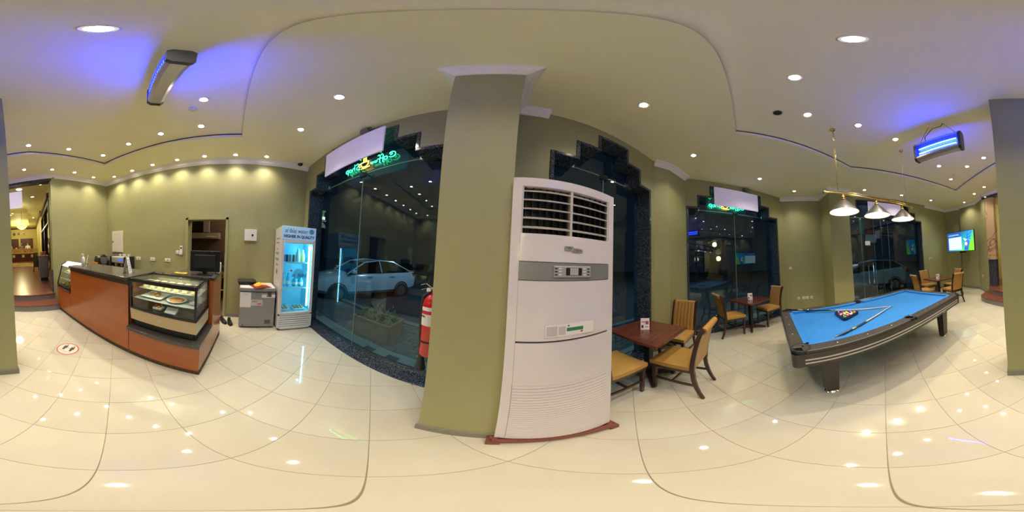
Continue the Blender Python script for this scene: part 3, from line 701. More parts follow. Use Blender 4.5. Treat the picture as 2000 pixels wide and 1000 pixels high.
# marble jamb on the far side of the opening
o = MB().prism([(0.87, -5.77), (0.84, -5.72), (0.55, -5.60), (0.48, -5.75), (0.62, -5.92)], 1.28, 3.51).build('trim_marble', M_BEIGEM); tag(o, 'cracked beige marble cladding on the jamb beside the television wall', 'cladding', kind='structure')
o = MB().prism([(0.86, -5.79), (0.83, -5.74), (0.56, -5.63), (0.50, -5.77), (0.62, -5.92)], .16, 1.28).build('trim_granite', M_GRAN); tag(o, 'dark granite base under the beige marble jamb', 'cladding', kind='structure')
sb = empty('lobby_sign', (-0.90, -4.99, 0), LA-R(14), 'blank white board hanging in the lobby opening', 'sign')
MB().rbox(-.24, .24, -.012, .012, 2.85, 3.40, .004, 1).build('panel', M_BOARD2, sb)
for x_ in (-.15, .15): MB().tube([(x_, 0, 3.39), (x_, 0, 3.66)], .003, 5).build('hanging_wire', M_BLACK, sb)

# ------------------------------------------------------------------ kitchen seen through the doorway
def kitchen():
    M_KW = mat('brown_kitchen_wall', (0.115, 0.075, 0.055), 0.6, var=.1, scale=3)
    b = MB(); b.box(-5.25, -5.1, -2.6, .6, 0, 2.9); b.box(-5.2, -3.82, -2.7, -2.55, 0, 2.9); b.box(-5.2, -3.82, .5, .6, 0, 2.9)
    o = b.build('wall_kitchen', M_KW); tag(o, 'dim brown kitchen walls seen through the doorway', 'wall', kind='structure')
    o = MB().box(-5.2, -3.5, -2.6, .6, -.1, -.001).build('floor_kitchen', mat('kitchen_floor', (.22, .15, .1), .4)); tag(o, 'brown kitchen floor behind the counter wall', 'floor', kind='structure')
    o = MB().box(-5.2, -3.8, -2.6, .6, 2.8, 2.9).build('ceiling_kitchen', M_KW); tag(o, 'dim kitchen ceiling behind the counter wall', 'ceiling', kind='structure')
    b = MB(); b.box(-3.535, -3.49, -1.31, -1.26, 0, 2.25); b.box(-3.535, -3.49, -.41, -.36, 0, 2.25); b.box(-3.535, -3.49, -1.31, -.36, 2.20, 2.25); o = b.build('trim_kitchen', M_WALL); tag(o, 'plain olive edge of the kitchen doorway', 'trim', kind='structure')
    h = empty('extractor_hood', (-5.1, -1.2, 1.84), R(90), 'grey metal extractor hood on the kitchen wall', 'hood')
    MB().hexa([(-.48, -.45, 0), (.45, -.45, 0), (.45, 0, 0), (-.48, 0, 0), (-.48, -.42, .16), (.45, -.42, .16), (.45, 0, .2), (-.48, 0, .2)]).build('canopy', mat('hood_metal', (.4, .37, .33), .45, .3), h)
    MB().box(-.05, .12, -.25, -.08, .2, .95).build('duct', MATS['hood_metal'], h); MB().box(.1, .35, -.455, -.445, .04, .07).build('light_strip', M_WHITE, h)
    s = empty('kitchen_shelf', (-4.75, -.62, 0), R(90), 'metal shelf with pots behind the kitchen doorway', 'shelf')
    for z in (.35, .72, 1.05): MB().box(-.3, .3, -.2, .2, z, z+.025).build('shelf_board', M_STEEL, s)
    for x in (-.28, .28):
        for y in (-.18, .18): MB().box(x-.015, x+.015, y-.015, y+.015, 0, 1.1).build('post', M_STEEL, s)
    for k, (x, z, r_) in enumerate(((.08, .745, .10), (-.12, .375, .11), (.1, 1.075, .09))):
        p = empty('cooking_pot', (-4.75, -.62+x, z), 0, ('steel pot on the middle kitchen shelf', 'dark pot on the lowest kitchen shelf', 'steel pot on the top kitchen shelf')[k], 'pot')
        MB().lathe([(r_, 0), (r_, .14), (r_*.97, .14), (r_*.95, .01), (.0001, .01)], (0, 0, 0), 16).build('pot_body', M_STEEL if k != 1 else M_BLACK, p)
        MB().tube([(r_, 0, .1), (r_+.05, 0, .11), (r_+.05, .04, .11), (r_, .04, .1)], .006).build('handle', M_BLACK, p)
    lamp('kitchen_light', 'POINT', (-4.4, .2, 2.6), 26, (1, .75, .5), shadow_soft_size=.1)
kitchen()

# ------------------------------------------------------------------ street outside
M_ROAD = mat('asphalt', (0.035, 0.036, 0.04), 0.85, var=.3, scale=30)
M_PAVER = mat('grey_paver', (0.10, 0.095, 0.09), 0.8, var=.25, scale=12, objvar=.2)
o = MB().quad((-40, -40, -.06), (40, -40, -.06), (40, 40, -.06), (-40, 40, -.06)).build('street', M_ROAD); tag(o, 'dark asphalt street outside the windows', 'street', kind='structure')
def pavers():
    e = empty('pavement', (A0[0], A0[1], 0), frame_of(A0, A1)[1], 'grey block pavement outside the front windows', 'pavement', kind='structure')
    b = MB(); 
    for i in range(-4, 36):
        for j in range(12):
            x = -1.0+i*.21+(j % 2)*.105; y = .33+j*.115
            b.rbox(x+.003, x+.207, y+.003, y+.112, -.06, -.005+random.uniform(-.003, .003), .006, 1)
    b.build('block_paving', M_PAVER, e, kind='stuff')
pavers()
o = MB().box(-9, 6, 3.15, 3.3, -.06, .02).build('kerb', mat('kerb_stone', (.16, .16, .155), .8)); tag(o, 'pale kerb between the pavement and the parked sedan', 'kerb', kind='structure')
def car(loc, rz, body, lab, hatch=False):
    e = empty('parked_car', loc, rz, lab, 'car')
    # stations: x, z bottom, z belt, half width   (front at +x)
    if not hatch: S = [(2.22,.34,.60,.62),(2.12,.26,.72,.76),(1.75,.22,.84,.85),(1.1,.22,.95,.88),(.65,.22,.99,.89),(-.3,.22,1.0,.89),(-1.2,.22,1.03,.885),(-1.75,.23,1.06,.87),(-2.1,.28,1.04,.80),(-2.22,.38,.86,.70)]
    else: S = [(2.1,.34,.62,.62),(2.0,.26,.75,.76),(1.65,.22,.88,.85),(1.0,.22,.98,.88),(.5,.22,1.02,.89),(-.4,.22,1.06,.89),(-1.2,.22,1.10,.885),(-1.75,.24,1.13,.87),(-2.02,.30,1.10,.80),(-2.1,.4,.86,.72)]
    prof = lambda x, zb, zt, hw: [(x,-hw*.86,zb),(x,-hw,zb+.12),(x,-hw*1.0,zb+.3),(x,-hw*.985,zt-.16),(x,-hw*.93,zt-.03),(x,-hw*.6,zt+.015),(x,hw*.6,zt+.015),(x,hw*.93,zt-.03),(x,hw*.985,zt-.16),(x,hw*1.0,zb+.3),(x,hw,zb+.12),(x,hw*.86,zb)]
    rings = [prof(*q) for q in S]; n = 12; b = MB(); vs = [v for r_ in rings for v in r_]; fs = []
    for i in range(len(rings)-1):
        for j in range(n): fs.append((i*n+j, i*n+(j+1) % n, (i+1)*n+(j+1) % n, (i+1)*n+j))
    fs += [tuple(range(n)), tuple(range((len(rings)-1)*n, len(rings)*n))]
    b.add(vs, fs); b.build('body', body, e, smooth=35)
    G = [(1.05,.93,.90),(.35,1.36,.70),(-.3,1.455,.68),(-.95,1.42,.66),(-1.75,1.08,.80)] if not hatch else [(1.0,.95,.90),(.3,1.42,.70),(-.4,1.52,.68),(-1.3,1.46,.66),(-1.95,1.08,.78)]
    gl = mat('car_glass', (.006, .007, .009), .06, spec=.6)
    b = MB(); vs = []; fs = []
    for x, z, hw in G: vs += [(x, -hw, z), (x, hw, z)]
    base = [(x, zz) for x, zz in ((G[0][0], .93), (G[1][0], 1.0), (G[2][0], 1.0), (G[3][0], 1.03), (G[4][0], 1.05))]
    for (x, zz) in base: vs += [(x, -.83, zz-.03), (x, .83, zz-.03)]
    for i in range(4):
        fs += [(2*i, 2*i+1, 2*i+3, 2*i+2), (2*i, 2*i+2, 10+2*i+2, 10+2*i), (2*i+1, 10+2*i+1, 10+2*i+3, 2*i+3)]
    b.add(vs, fs); b.build('side_glass', gl, e)
    b = MB()      # roof and pillars in body colour
    r1, r2, r3 = G[1], G[2], G[3]
    b.add([(r1[0], -r1[2]-.01, r1[1]), (r1[0], r1[2]+.01, r1[1]), (r2[0], -r2[2]-.01, r2[1]+.012), (r2[0], r2[2]+.01, r2[1]+.012), (r3[0], -r3[2]-.01, r3[1]+.008), (r3[0], r3[2]+.01, r3[1]+.008)], [(0,1,3,2),(2,3,5,4)])
    for s in (-1, 1):
        b.tube([(G[0][0], s*.86, .95), (G[1][0], s*.71, G[1][1]), (G[2][0], s*.69, G[2][1]), (G[3][0], s*.67, G[3][1]), (G[4][0], s*.81, G[4][1]-.02)], .028, 6)
        b.tube([(-.28, s*.70, 1.44), (-.34, s*.86, 1.0)], .02, 6)
    b.build('roof', body, e, smooth=60)
    for x in (1.36, -1.30):
        for s in (-1, 1):
            w_ = MB().lathe([(.19, -.1), (.31, -.1), (.32, -.06), (.32, .06), (.31, .1), (.19, .1)], (x, s*.80, .26), 20, 'y').build('wheel', M_RUBBER, e)
            h = MB(); h.lathe([(.0001, 0), (.2, .0), (.2, .01)] if s > 0 else [(.2, -.01), (.2, 0), (.0001, 0)], (x, s*.90, .26), 20, 'y')
            h.build('hubcap', M_STEEL, w_)
            MB().lathe([(.33, -.02), (.36, -.02), (.36, .02), (.33, .02)], (x, s*.885, .29), 20, 'y', cap=False).build('wheel_arch', M_BLACK, e)
    for s in (-1, 1):
        MB().hexa([(2.08, s*.40, .58), (1.72, s*.80, .62), (1.70, s*.84, .66), (2.06, s*.42, .62), (2.09, s*.40, .70), (1.6, s*.80, .79), (1.58, s*.83, .79), (2.07, s*.42, .71)]).build('headlight', mat('headlight', (.7, .75, .8), .1, coat=1), e)
        m_ = MB(); m_.rbox(.78, .93, s*.98-.09, s*.98+.09, .98, 1.10, .03); m_.build('mirror', body, e)
        MB().rbox(-2.16, -1.95, s*.70-.12, s*.70+.12, .82, .98, .03).build('tail_light', mat('tail_light', (.30, .015, .015), .15), e)
        for x in (.15, -.85): MB().rbox(x-.1, x+.1, s*.90-.012, s*.90+.012, .86, .89, .008).build('door_handle', body if not hatch else M_CHROME, e)
    b = MB(); b.box(2.12, 2.235, -.42, .42, .33, .46); b.box(2.10, 2.22, -.40, .40, .56, .62); b.build('grille', M_BLACK, e)
    return e
M_CARW = mat('white_car_paint', (.66, .70, .74), .18, coat=.8)
M_CARB = mat('pale_blue_car_paint', (.42, .55, .68), .18, coat=.8)
car((-4.98, 4.58, -.06), math.atan2(-.96, -.28), M_CARW, 'white sedan parked on the street beyond the planter')
car((6.95, -5.55, -.06), math.atan2(.84, .54), M_CARB, 'pale blue hatchback parked beyond the glass doorway', True)
def planter(loc, rz, lab, L=.85):
    e = empty('planter_box', loc, rz, lab, 'planter')
    M_T = mat('terracotta_timber', (.30, .16, .10), .8, var=.2, scale=6)
    b = MB(); b.rbox(-L/2, L/2, -.25, -.21, 0, .38, .008); b.rbox(-L/2, L/2, .21, .25, 0, .38, .008); b.rbox(-L/2, -L/2+.04, -.21, .21, 0, .38, .008); b.rbox(L/2-.04, L/2, -.21, .21, 0, .38, .008); b.build('box', M_T, e)
    b = MB(); b.rbox(-L/2-.015, L/2+.015, -.265, -.21, .345, .39, .008); b.rbox(-L/2-.015, L/2+.015, .21, .265, .345, .39, .008); b.build('rim', M_T, e)
    MB().box(-L/2+.04, L/2-.04, -.21, .21, .02, .33).build('soil', mat('soil', (.05, .035, .02), .9), e)
    b = MB()
    for k in range(420):
        x = random.uniform(-L/2+.03, L/2-.03); y = random.uniform(-.22, .22); h = random.uniform(.15, .42)*(1-.5*abs(x)/(L/2)); a = random.uniform(0, 6.28); l = random.uniform(.05, .13)
        p0 = Vector((x, y, .30+h*random.uniform(.1, .9))); d = Vector((math.cos(a), math.sin(a), random.uniform(.2, 1.2))).normalized()*l; s_ = d.cross(Vector((0, 0, 1))).normalized()*.014
        b.add([p0, p0+d*.5+s_, p0+d, p0+d*.5-s_], [(0, 1, 2, 3)])
    b.build('foliage', mat('dusty_leaves', (.20, .20, .07), .7, var=.4, scale=20), e, kind='stuff')
planter((-2.03, 2.30, -.005), R(4), 'timber planter with dry shrubs on the pavement before the sedan')
def mosque():
    e = empty('mosque', (-37.3, 18.9, -.06), 0, 'distant floodlit minaret and dome seen beside the drinks fridge', 'mosque')
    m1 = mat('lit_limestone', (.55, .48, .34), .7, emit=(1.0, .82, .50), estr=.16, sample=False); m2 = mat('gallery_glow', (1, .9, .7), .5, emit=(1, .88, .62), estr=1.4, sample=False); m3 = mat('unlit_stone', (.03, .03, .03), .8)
    MB().lathe([(.8, 0), (.8, 8.6), (.7, 9.4)], (0, 0, 0), 8).build('minaret_shaft', m3, e)
    MB().lathe([(.7, 9.4), (1.0, 9.55), (1.0, 9.8), (.6, 9.85)], (0, 0, 0), 16).build('lower_gallery', m1, e)
    for k in range(8):
        t = 2*PI*k/8; MB().box(.55*math.cos(t)-.11, .55*math.cos(t)+.11, .55*math.sin(t)-.11, .55*math.sin(t)+.11, 10.0, 10.7).build('lit_window', m2, e)
    MB().lathe([(.5, 9.85), (.45, 12.0)], (0, 0, 0), 8).build('lantern_stage', m1, e)
    MB().lathe([(.5, 12.0), (.78, 12.15), (.78, 12.3), (.4, 12.35)], (0, 0, 0), 12).build('upper_gallery', m1, e)
    MB().lathe([(.36, 12.35), (.34, 12.8), (.2, 13.6), (.04, 14.6), (.0001, 15.0)], (0, 0, 0), 12).build('spire', m3, e)
    MB().lathe([(1.45, 7.7), (1.48, 7.9), (1.35, 8.6), (1.0, 9.2), (.5, 9.55), (.0001, 9.7)], (-.3, -.5, 0), 24).build('dome', m1, e, smooth=40)
    MB().lathe([(1.45, 0), (1.45, 7.7)], (-.3, -.5, 0), 24).build('drum', m3, e, smooth=40)
mosque()
fl_ = empty('hanging_flag', (4.9, -4.1, 2.2), R(-105), 'red, green and white flag hanging outside the glass doorway', 'flag')
def cloth(x0, x1, z0, z1, m, nm):
    b = MB(); b.grid(lambda u, v: (lerp(x0, x1, u), .03*math.sin(u*9+v*3), lerp(z0, z1, v)), 8, 6); ob = b.build(nm, m, fl_, smooth=60); md = ob.modifiers.new('solid', 'SOLIDIFY'); md.thickness = .004
cloth(-.35, -.12, .35, .95, mat('flag_green', (.02, .30, .22), .7), 'green_band'); cloth(-.10, .16, .35, 1.1, mat('flag_red', (.42, .03, .04), .7), 'red_band'); cloth(-.1, .35, 0, .33, mat('flag_white', (.6, .6, .62), .7), 'white_band')
MB().tube([(-.4, 0, 1.0), (.4, 0, 1.15), (.55, 0, 1.1), (.6, 0, .9), (.6, 0, -2.26)], .014).build('flag_pole', M_STEEL, fl_)

# ------------------------------------------------------------------ ceiling downlights
M_LED = mat('lit_lamp_glass', (1, .95, .85), .3, emit=(1.0, .92, .74), estr=36.0, sample=False)
M_RING = mat('white_lamp_ring', (.8, .78, .72), .35)
DL = []
def row(n, pts, fmt, z=ZC):
    ords = ('first', 'second', 'third', 'fourth', 'fifth', 'sixth', 'seventh')
    for k, p in enumerate(pts): DL.append((p[0], p[1], z, fmt % ords[k] if '%s' in fmt else fmt))
row(7, [(-3.29, .36), (-3.28, -.25), (-3.28, -.87), (-3.29, -1.47), (-3.29, -2.08), (-3.29, -2.69), (-3.29, -3.33)], '%s downlight from the fridge along the counter wall')
row(4, [(-2.87, -3.73), (-2.24, -3.70), (-1.64, -3.76), (-.98, -3.93)], '%s downlight from the counter corner towards the lobby opening')
row(4, [(-2.30, -.68), (-2.31, -1.32), (-2.31, -1.97), (-2.31, -2.66)], '%s tray downlight from the window in the row above the counter', ZT)
row(2, [(-1.58, -2.80), (-.83, -2.90)], '%s tray downlight along the lobby edge of the tray', ZT)
DL += [(-1.66, -.48, ZT, 'tray downlight beside the smoke detector'), (-.36, -.40, ZT, 'large glaring tray downlight beside the end-on insect killer'), (.33, -.39, ZT, 'large glaring tray downlight opposite the insect killer'),
       (.96, -.35, ZT, 'tray downlight between the glaring lamp and the ceiling hole'), (-1.31, .71, ZC, 'downlight in front of the sedan window'), (-2.19, .67, ZC, 'downlight in front of the drinks fridge'),
       (1.06, .87, ZC, 'downlight near the air conditioner and dining table'), (2.42, .93, ZC, 'downlight beside the pier between the windows'), (3.63, -.17, ZC, 'downlight above the two-chair table'), (4.34, -1.15, ZC, 'downlight over the wall strip with sockets')]
row(3, [(1.60, -.65), (1.57, -1.31), (1.53, -1.98)], '%s tray downlight from the ceiling hole above the pool table', ZT)
DL += [(1.46, -3.37, ZT, 'tray downlight below the hanging insect killer'), (.90, -3.68, ZT, 'tray downlight right of the hanging insect killer'), (.46, -3.37, ZT, 'tray downlight nearest the lobby column'), (1.52, -4.25, ZT, 'tray downlight at the pointed end of the tray')]
row(3, [(3.63, -3.02), (3.26, -4.28), (2.81, -5.47)], '%s downlight from the pool lamp along the glass doorway wall')
row(3, [(1.80, -6.44), (1.18, -5.59), (.74, -5.04)], '%s downlight from the television towards the lobby column')
def downlights():
    proto = None
    for x, y, z, lab in DL:
        if proto is None:
            e = proto = empty('ceiling_downlight')
            MB().lathe([(.038, -.001), (.038, -.006), (.0001, -.007)], (0, 0, 0), 16).build('lamp_face', M_LED, e)
            MB().lathe([(.038, -.001), (.058, -.001), (.058, -.006), (.052, -.011), (.038, -.007)], (0, 0, 0), 20, cap=False).build('trim_ring', M_RING, e, smooth=40)
        else: e = copy_tree(proto)
        e.location = (x, y, z); tag(e, lab, 'ceiling light', 'recessed ceiling downlights')
        o = lamp('downlight_beam', 'SPOT', (x, y, z-.014), P_DOWN, C_DOWN, spot_size=R(117), spot_blend=1.0, shadow_soft_size=.035)
        o.parent = None
downlights()
# ------------------------------------------------------------------ small ceiling fittings
e = empty('smoke_detector', (-1.84, -.65, ZT), 0, 'white smoke detector on the tray beside a downlight', 'smoke detector')
MB().lathe([(.055, 0), (.055, -.015), (.04, -.03), (.0001, -.034)], (0, 0, 0), 20).build('housing', M_WHITE, e, smooth=40); MB().lathe([(.045, -.016), (.047, -.02), (.043, -.024)], (0, 0, 0), 20, cap=False).build('vent_ring', M_SKIRT, e)
e = empty('smoke_detector', (1.33, -4.0, ZT), 0, 'white smoke detector at the pointed end of the tray', 'smoke detector')
MB().lathe([(.055, 0), (.055, -.015), (.04, -.03), (.0001, -.034)], (0, 0, 0), 20).build('housing', M_WHITE, e, smooth=40); MB().lathe([(.045, -.016), (.047, -.02), (.043, -.024)], (0, 0, 0), 20, cap=False).build('vent_ring', M_SKIRT, e)
e = empty('ceiling_speaker', (1.62, -.32, ZT), 0, 'unlit dark round fitting in the tray beside the downlights', 'ceiling fitting')
MB().lathe([(.05, -.001), (.05, -.004), (.0001, -.005)], (0, 0, 0), 20).build('dark_hole', M_BLACK, e); MB().lathe([(.05, -.001), (.068, -.001), (.066, -.008), (.05, -.006)], (0, 0, 0), 20, cap=False).build('trim_ring', M_RING, e)
e = empty('dome_camera', (-3.34, 1.08, ZC), 0, 'black dome security camera in the ceiling corner above the fridge', 'camera')
MB().lathe([(.07, 0), (.07, -.03), (.06, -.04)], (0, 0, 0), 20).build('mount', M_WHITE, e); MB().lathe([(.058, -.04), (.05, -.075), (.028, -.095), (.0001, -.1)], (0, 0, 0), 20).build('dome', mat('smoked_dome', (.02, .02, .025), .08), e, smooth=60)
def spot_fixture(p, q, s, z, lab):
    L, a = frame_of(p, q); e = empty('floodlight', (p[0]+math.cos(a)*s, p[1]+math.sin(a)*s, z), a, lab, 'floodlight')
    MB().rbox(-.07, .07, -.10, -.02, -.03, .05, .008).build('lamp_head', mat('grey_metal', (.16, .15, .14), .5), e); MB().tube([(-.09, -.02, .0), (-.09, -.06, .06), (.09, -.06, .06), (.09, -.02, .0)], .006).build('bracket', M_BLACK, e); MB().box(-.03, .03, -.03, 0, -.02, .04).build('wall_plate', M_STEEL, e)
spot_fixture(A0, A1, 1.85, 3.61, 'small grey floodlight above the blank board at the sedan window')
spot_fixture(B0, B1, 1.62, 3.60, 'small grey floodlight above the blank board at the corner window')

# ------------------------------------------------------------------ insect killers
M_UV = mat('uv_tube', (.3, .6, 1), .3, emit=(.012, .04, 1.0), estr=P_UV)
M_UVB = mat('uv_backplate', (.25, .33, .75), .25, .2)
M_SIL = mat('silver_sheet', (.50, .49, .47), .38, .75)
M_DGREY = mat('dark_grey_cap', (.05, .05, .06), .35)
def insect_killer(loc, rz, lab, half=.32):
    e = empty('insect_killer', loc, rz, lab, 'insect killer')
    cap = [(-.065, .04), (-.04, 0), (.04, 0), (.065, .04), (.065, .31), (.04, .36), (-.04, .36), (-.065, .31)]
    for s in (-1, 1): MB().exx(cap, s*half-.018, s*half+.018).build('end_cap', M_DGREY, e)
    MB().exx([(-.061, .042), (-.037, .004), (.037, .004), (.061, .042), (.061, .075), (.056, .075), (.054, .047), (-.054, .047), (-.056, .075), (-.061, .075)], -half+.018, half-.018).build('catch_tray', M_SIL, e)
    MB().exx([(-.061, .315), (-.037, .355), (.037, .355), (.061, .315), (.056, .312), (.032, .345), (-.032, .345), (-.056, .312)], -half+.018, half-.018).build('hood', M_SIL, e)
    MB().box(-half+.02, half-.02, -.004, .004, .06, .35).build('back_plate', M_UVB, e)
    for y in (-.03, .03):
        for z in (.135, .225):
            MB().tube([(-half+.05, y, z), (half-.05, y, z)], .009, 10).build('uv_tube', M_UV, e)
    b = MB()
    for y in (-.058, .058):
        for i in range(15):
            x = lerp(-half+.04, half-.04, i/14); b.tube([(x, y, .085), (x, y, .30)], .0016, 4)
    b.build('grid_wires', M_STEEL, e, kind='stuff')
    b = MB(); h = ZT-loc[2]
    for s in (-1, 1): b.tube([(s*half*.85, 0, .36), (s*half*.35, 0, h-.02), (s*half*.3, 0, h)], .0035, 6)
    b.tube([(-half*.6, .03, .36), (-half*.62, .04, (h+.36)/2), (-half*.2, .03, h-.03), (half*.2, .02, h-.05), (.1, .02, h)], .006, 6); b.build('hanging_cord', M_BLACK, e)
    return e
insect_killer((-.955, -.535, 3.24), R(41), 'blue insect killer seen end-on, hanging near the glaring downlight', .31)
insect_killer((.86, -2.0, 3.09), R(176), 'glowing blue insect killer with two tubes facing the room, before the column', .33)

# ------------------------------------------------------------------ billiard lamp
M_BRASS = mat('polished_brass', (.75, .52, .12), .18, 1.0)
def pool_lamp():
    e = empty('billiard_lamp', (1.77, -1.69, 2.24), R(-5), 'brass bar lamp with three metal cone shades above the pool table', 'lamp')
    MB().tube([(0, -.80, .27), (0, .80, .27)], .014, 12).build('brass_bar', M_BRASS, e, smooth=50)
    MB().tube([(0, -.70, .305), (0, .70, .305)], .008, 10).build('brass_rod', M_BRASS, e, smooth=50)
    for s in (-1, 1): MB().sphere((0, s*.81, .27), .026, 14).build('finial', M_BRASS, e, smooth=60)
    M_SH = mat('brushed_shade', (.20, .195, .185), .35, .9); M_SHI = mat('shade_lining', (.9, .88, .82), .5)
    M_BULB = mat('bulb', (1, .95, .9), .3, emit=(1, .86, .62), estr=18, sample=False)
    for y in (.55, 0, -.56):
        sh = MB().lathe([(.20, 0), (.202, .004), (.05, .165), (.03, .175)], (0, y, 0), 32, cap=False).build('lamp_shade', M_SH, e, smooth=30)
        MB().lathe([(.197, .001), (.047, .160), (.0001, .162)], (0, y, 0), 32, cap=False).build('shade_lining', M_SHI, sh, smooth=30)
        MB().lathe([(.03, .172), (.034, .19), (.02, .21), (.026, .225), (.012, .25), (.012, .28)], (0, y, 0), 16).build('brass_holder', M_BRASS, e, smooth=40)
        MB().sphere((0, y, .085), .05, 14).build('bulb', M_BULB, e, smooth=60)
        a = R(-5); lamp('pool_bulb', 'SPOT', (1.77-math.sin(a)*y, -1.69+math.cos(a)*y, 2.27), P_POOL*3, (1, .84, .58), shadow_soft_size=.05, spot_size=R(128), spot_blend=.25)
        lamp('pool_bulb_glow', 'POINT', (1.77-math.sin(a)*y, -1.69+math.cos(a)*y, 2.29), P_POOL*.25, (1, .86, .62), shadow_soft_size=.05)
    for y in (.62, -.66):
        b = MB(); n = 26; H = ZT-2.24-.3
        for i in range(n):
            z = .30+H*i/n; r_ = H/n*.62
            b.tube([(0 if i % 2 else r_*.35*math.cos(t), y+(r_*.35*math.cos(t) if i % 2 else 0), z+H/n/2+r_*math.sin(t)) for t in [k*PI/3 for k in range(6)]], .0022, 4, closed=True)
        b.build('chain', M_BRASS, e)
        MB().tube([(.01, y, .30), (.02, y+.02, .30+H*.5), (-.01, y-.02, .30+H*.8), (0, y, .30+H)], .003, 5).build('power_cord', M_SKIRT, e)
        MB().lathe([(.04, .30+H), (.035, .28+H), (.0001, .27+H)], (0, y, 0), 14).build('ceiling_rose', M_BRASS, e)
pool_lamp()

# ------------------------------------------------------------------ pool table
def pool_table():
    e = empty('pool_table', (1.86, -1.66, 0), R(-5), 'large pool table with blue cloth and dark striped frame', 'pool table')
    M_FR = mat('dark_taupe_laminate', (.050, .042, .037), .38, var=.08, scale=20)
    M_CL = mat('blue_baize', (.012, .165, .50), .85, var=.05, scale=40, bump=.06, bscale=500)
    M_CU = mat('blue_cushion', (.012, .17, .52), .8)
    hx, hy = .71, 1.36
    b = MB()
    lo = .015
    for s in (-1, 1):
        b.hexa([(s*(hx-.05), -hy+.05, .61), (s*(hx-.01), -hy+.05, .61), (s*(hx-.01), hy-.05, .61), (s*(hx-.05), hy-.05, .61), (s*(hx-.05), -hy+.02, .765), (s*hx, -hy+.02, .765), (s*hx, hy-.02, .765), (s*(hx-.05), hy-.02, .765)])
        b.hexa([(-hx+.05, s*(hy-.05), .61), (hx-.05, s*(hy-.05), .61), (hx-.05, s*(hy-.01), .61), (-hx+.05, s*(hy-.01), .61), (-hx+.02, s*(hy-.05), .765), (hx-.02, s*(hy-.05), .765), (hx-.02, s*hy, .765), (-hx+.02, s*hy, .765)])
    b.build('apron', M_FR, e)
    for s in (-1, 1):
        for t in (-1, 1): MB().lathe([(.055, .61), (.06, .765)], (s*(hx-.055), t*(hy-.055), 0), 16).build('corner_post', M_FR, e, smooth=40)
    MB().box(-hx+.05, hx-.05, -hy+.05, hy-.05, .61, .74).build('slate_bed', M_FR, e)
    MB().box(-hx+.10, hx-.10, -hy+.10, hy-.10, .74, .765).build('cloth', M_CL, e)
    rw = .125
    segs = []
    for s in (-1, 1):
        for y0, y1 in ((-hy+.09, -.055), (.055, hy-.09)):
            MB().rbox(min(s*hx, s*(hx-rw)), max(s*hx, s*(hx-rw)), y0, y1, .765, .80, .008).build('rail', M_FR, e)
            x0 = s*(hx-rw); x1 = s*(hx-rw-.05)
            MB().prism([(x0, y0+.01), (x0, y1-.0), (x1, y1-.03), (x1, y0+.055)] , .767, .797).build('cushion', M_CU, e) if y0 < 0 else MB().prism([(x0, y0), (x0, y1-.01), (x1, y1-.055), (x1, y0+.03)], .767, .797).build('cushion', M_CU, e)
            for k in (1, 2, 3):
                yy = lerp(y0 if y0 < 0 else 0, 0 if y0 < 0 else y1, k/4); MB().lathe([(.007, .8), (.007, .8012), (.0001, .8014)], (s*(hx-.06), yy, 0), 8).build('sight', M_WHITE, e)
        y0, y1 = s*hy, s*(hy-rw)
        MB().rbox(-hx+.09, hx-.09, min(y0, y1), max(y0, y1), .765, .80, .008).build('rail', M_FR, e)
        yi = s*(hy-rw-.05); MB().prism([(-hx+.10, y1), (hx-.10, y1), (hx-.155, yi), (-hx+.155, yi)], .767, .797).build('cushion', M_CU, e)
        for k in (1, 2, 3): MB().lathe([(.007, .8), (.007, .8012), (.0001, .8014)], (lerp(-hx+.1, hx-.1, k/4), s*(hy-.06), 0), 8).build('sight', M_WHITE, e)
    M_PK = mat('pocket_black', (.008, .008, .01), .5)
    for s in (-1, 1):
        for t in (-1, 1):
            cx, cy = s*(hx-.085), t*(hy-.085)
            MB().lathe([(.0001, .768), (.058, .768), (.058, .795), (.078, .803), (.09, .80), (.092, .77)], (cx, cy, 0), 20).build('corner_pocket', M_PK, e, smooth=40)
        MB().lathe([(.0001, .768), (.05, .768), (.05, .795), (.066, .803), (.072, .80), (.074, .77)], (s*(hx-.075), 0, 0), 20).build('side_pocket', M_PK, e, smooth=40)
    M_STR = mat('silver_stripe', (.55, .54, .53), .35, .3)
    for z in (.655, .695):
        for s in (-1, 1):
            f = (z-.61)/.155
            xx = s*(hx-.01+.01*f+.0015); yy = s*(hy-.01+.01*f+.0015)
            MB().box(min(xx-.002, xx+.002), max(xx-.002, xx+.002), -hy+.10, hy-.10, z-.008, z+.008).build('stripe', M_STR, e); MB().box(-hx+.10, hx-.10, min(yy-.002, yy+.002), max(yy-.002, yy+.002), z-.008, z+.008).build('stripe', M_STR, e)
    text('maker_lettering', 'wizard', .035, M_STR, e, (-hx+.006, -.75, .630), rot=(PI/2, 0, -PI/2))
    for s in (-1, 1):
        for t in (-1, 1):
            x, y = s*.50, t*1.0
            lg = MB().hexa([(x-.05, y-.06, .04), (x+.05, y-.06, .04), (x+.05, y+.06, .04), (x-.05, y+.06, .04), (x-.07, y-.085, .61), (x+.07, y-.085, .61), (x+.07, y+.085, .61), (x-.07, y+.085, .61)]).build('leg', M_FR, e)
            MB().lathe([(.065, 0), (.07, .012), (.055, .03), (.03, .042)], (x, y, 0), 18).build('levelling_foot', M_CHROME, lg, smooth=40)
        MB().extr([(-.44, .61), (.44, .61), (.42, .50), (.30, .56), (-.30, .56), (-.42, .50)], s*1.0-.03, s*1.0+.03).build('cross_brace', M_FR, e)
pool_table()
PZ = .766
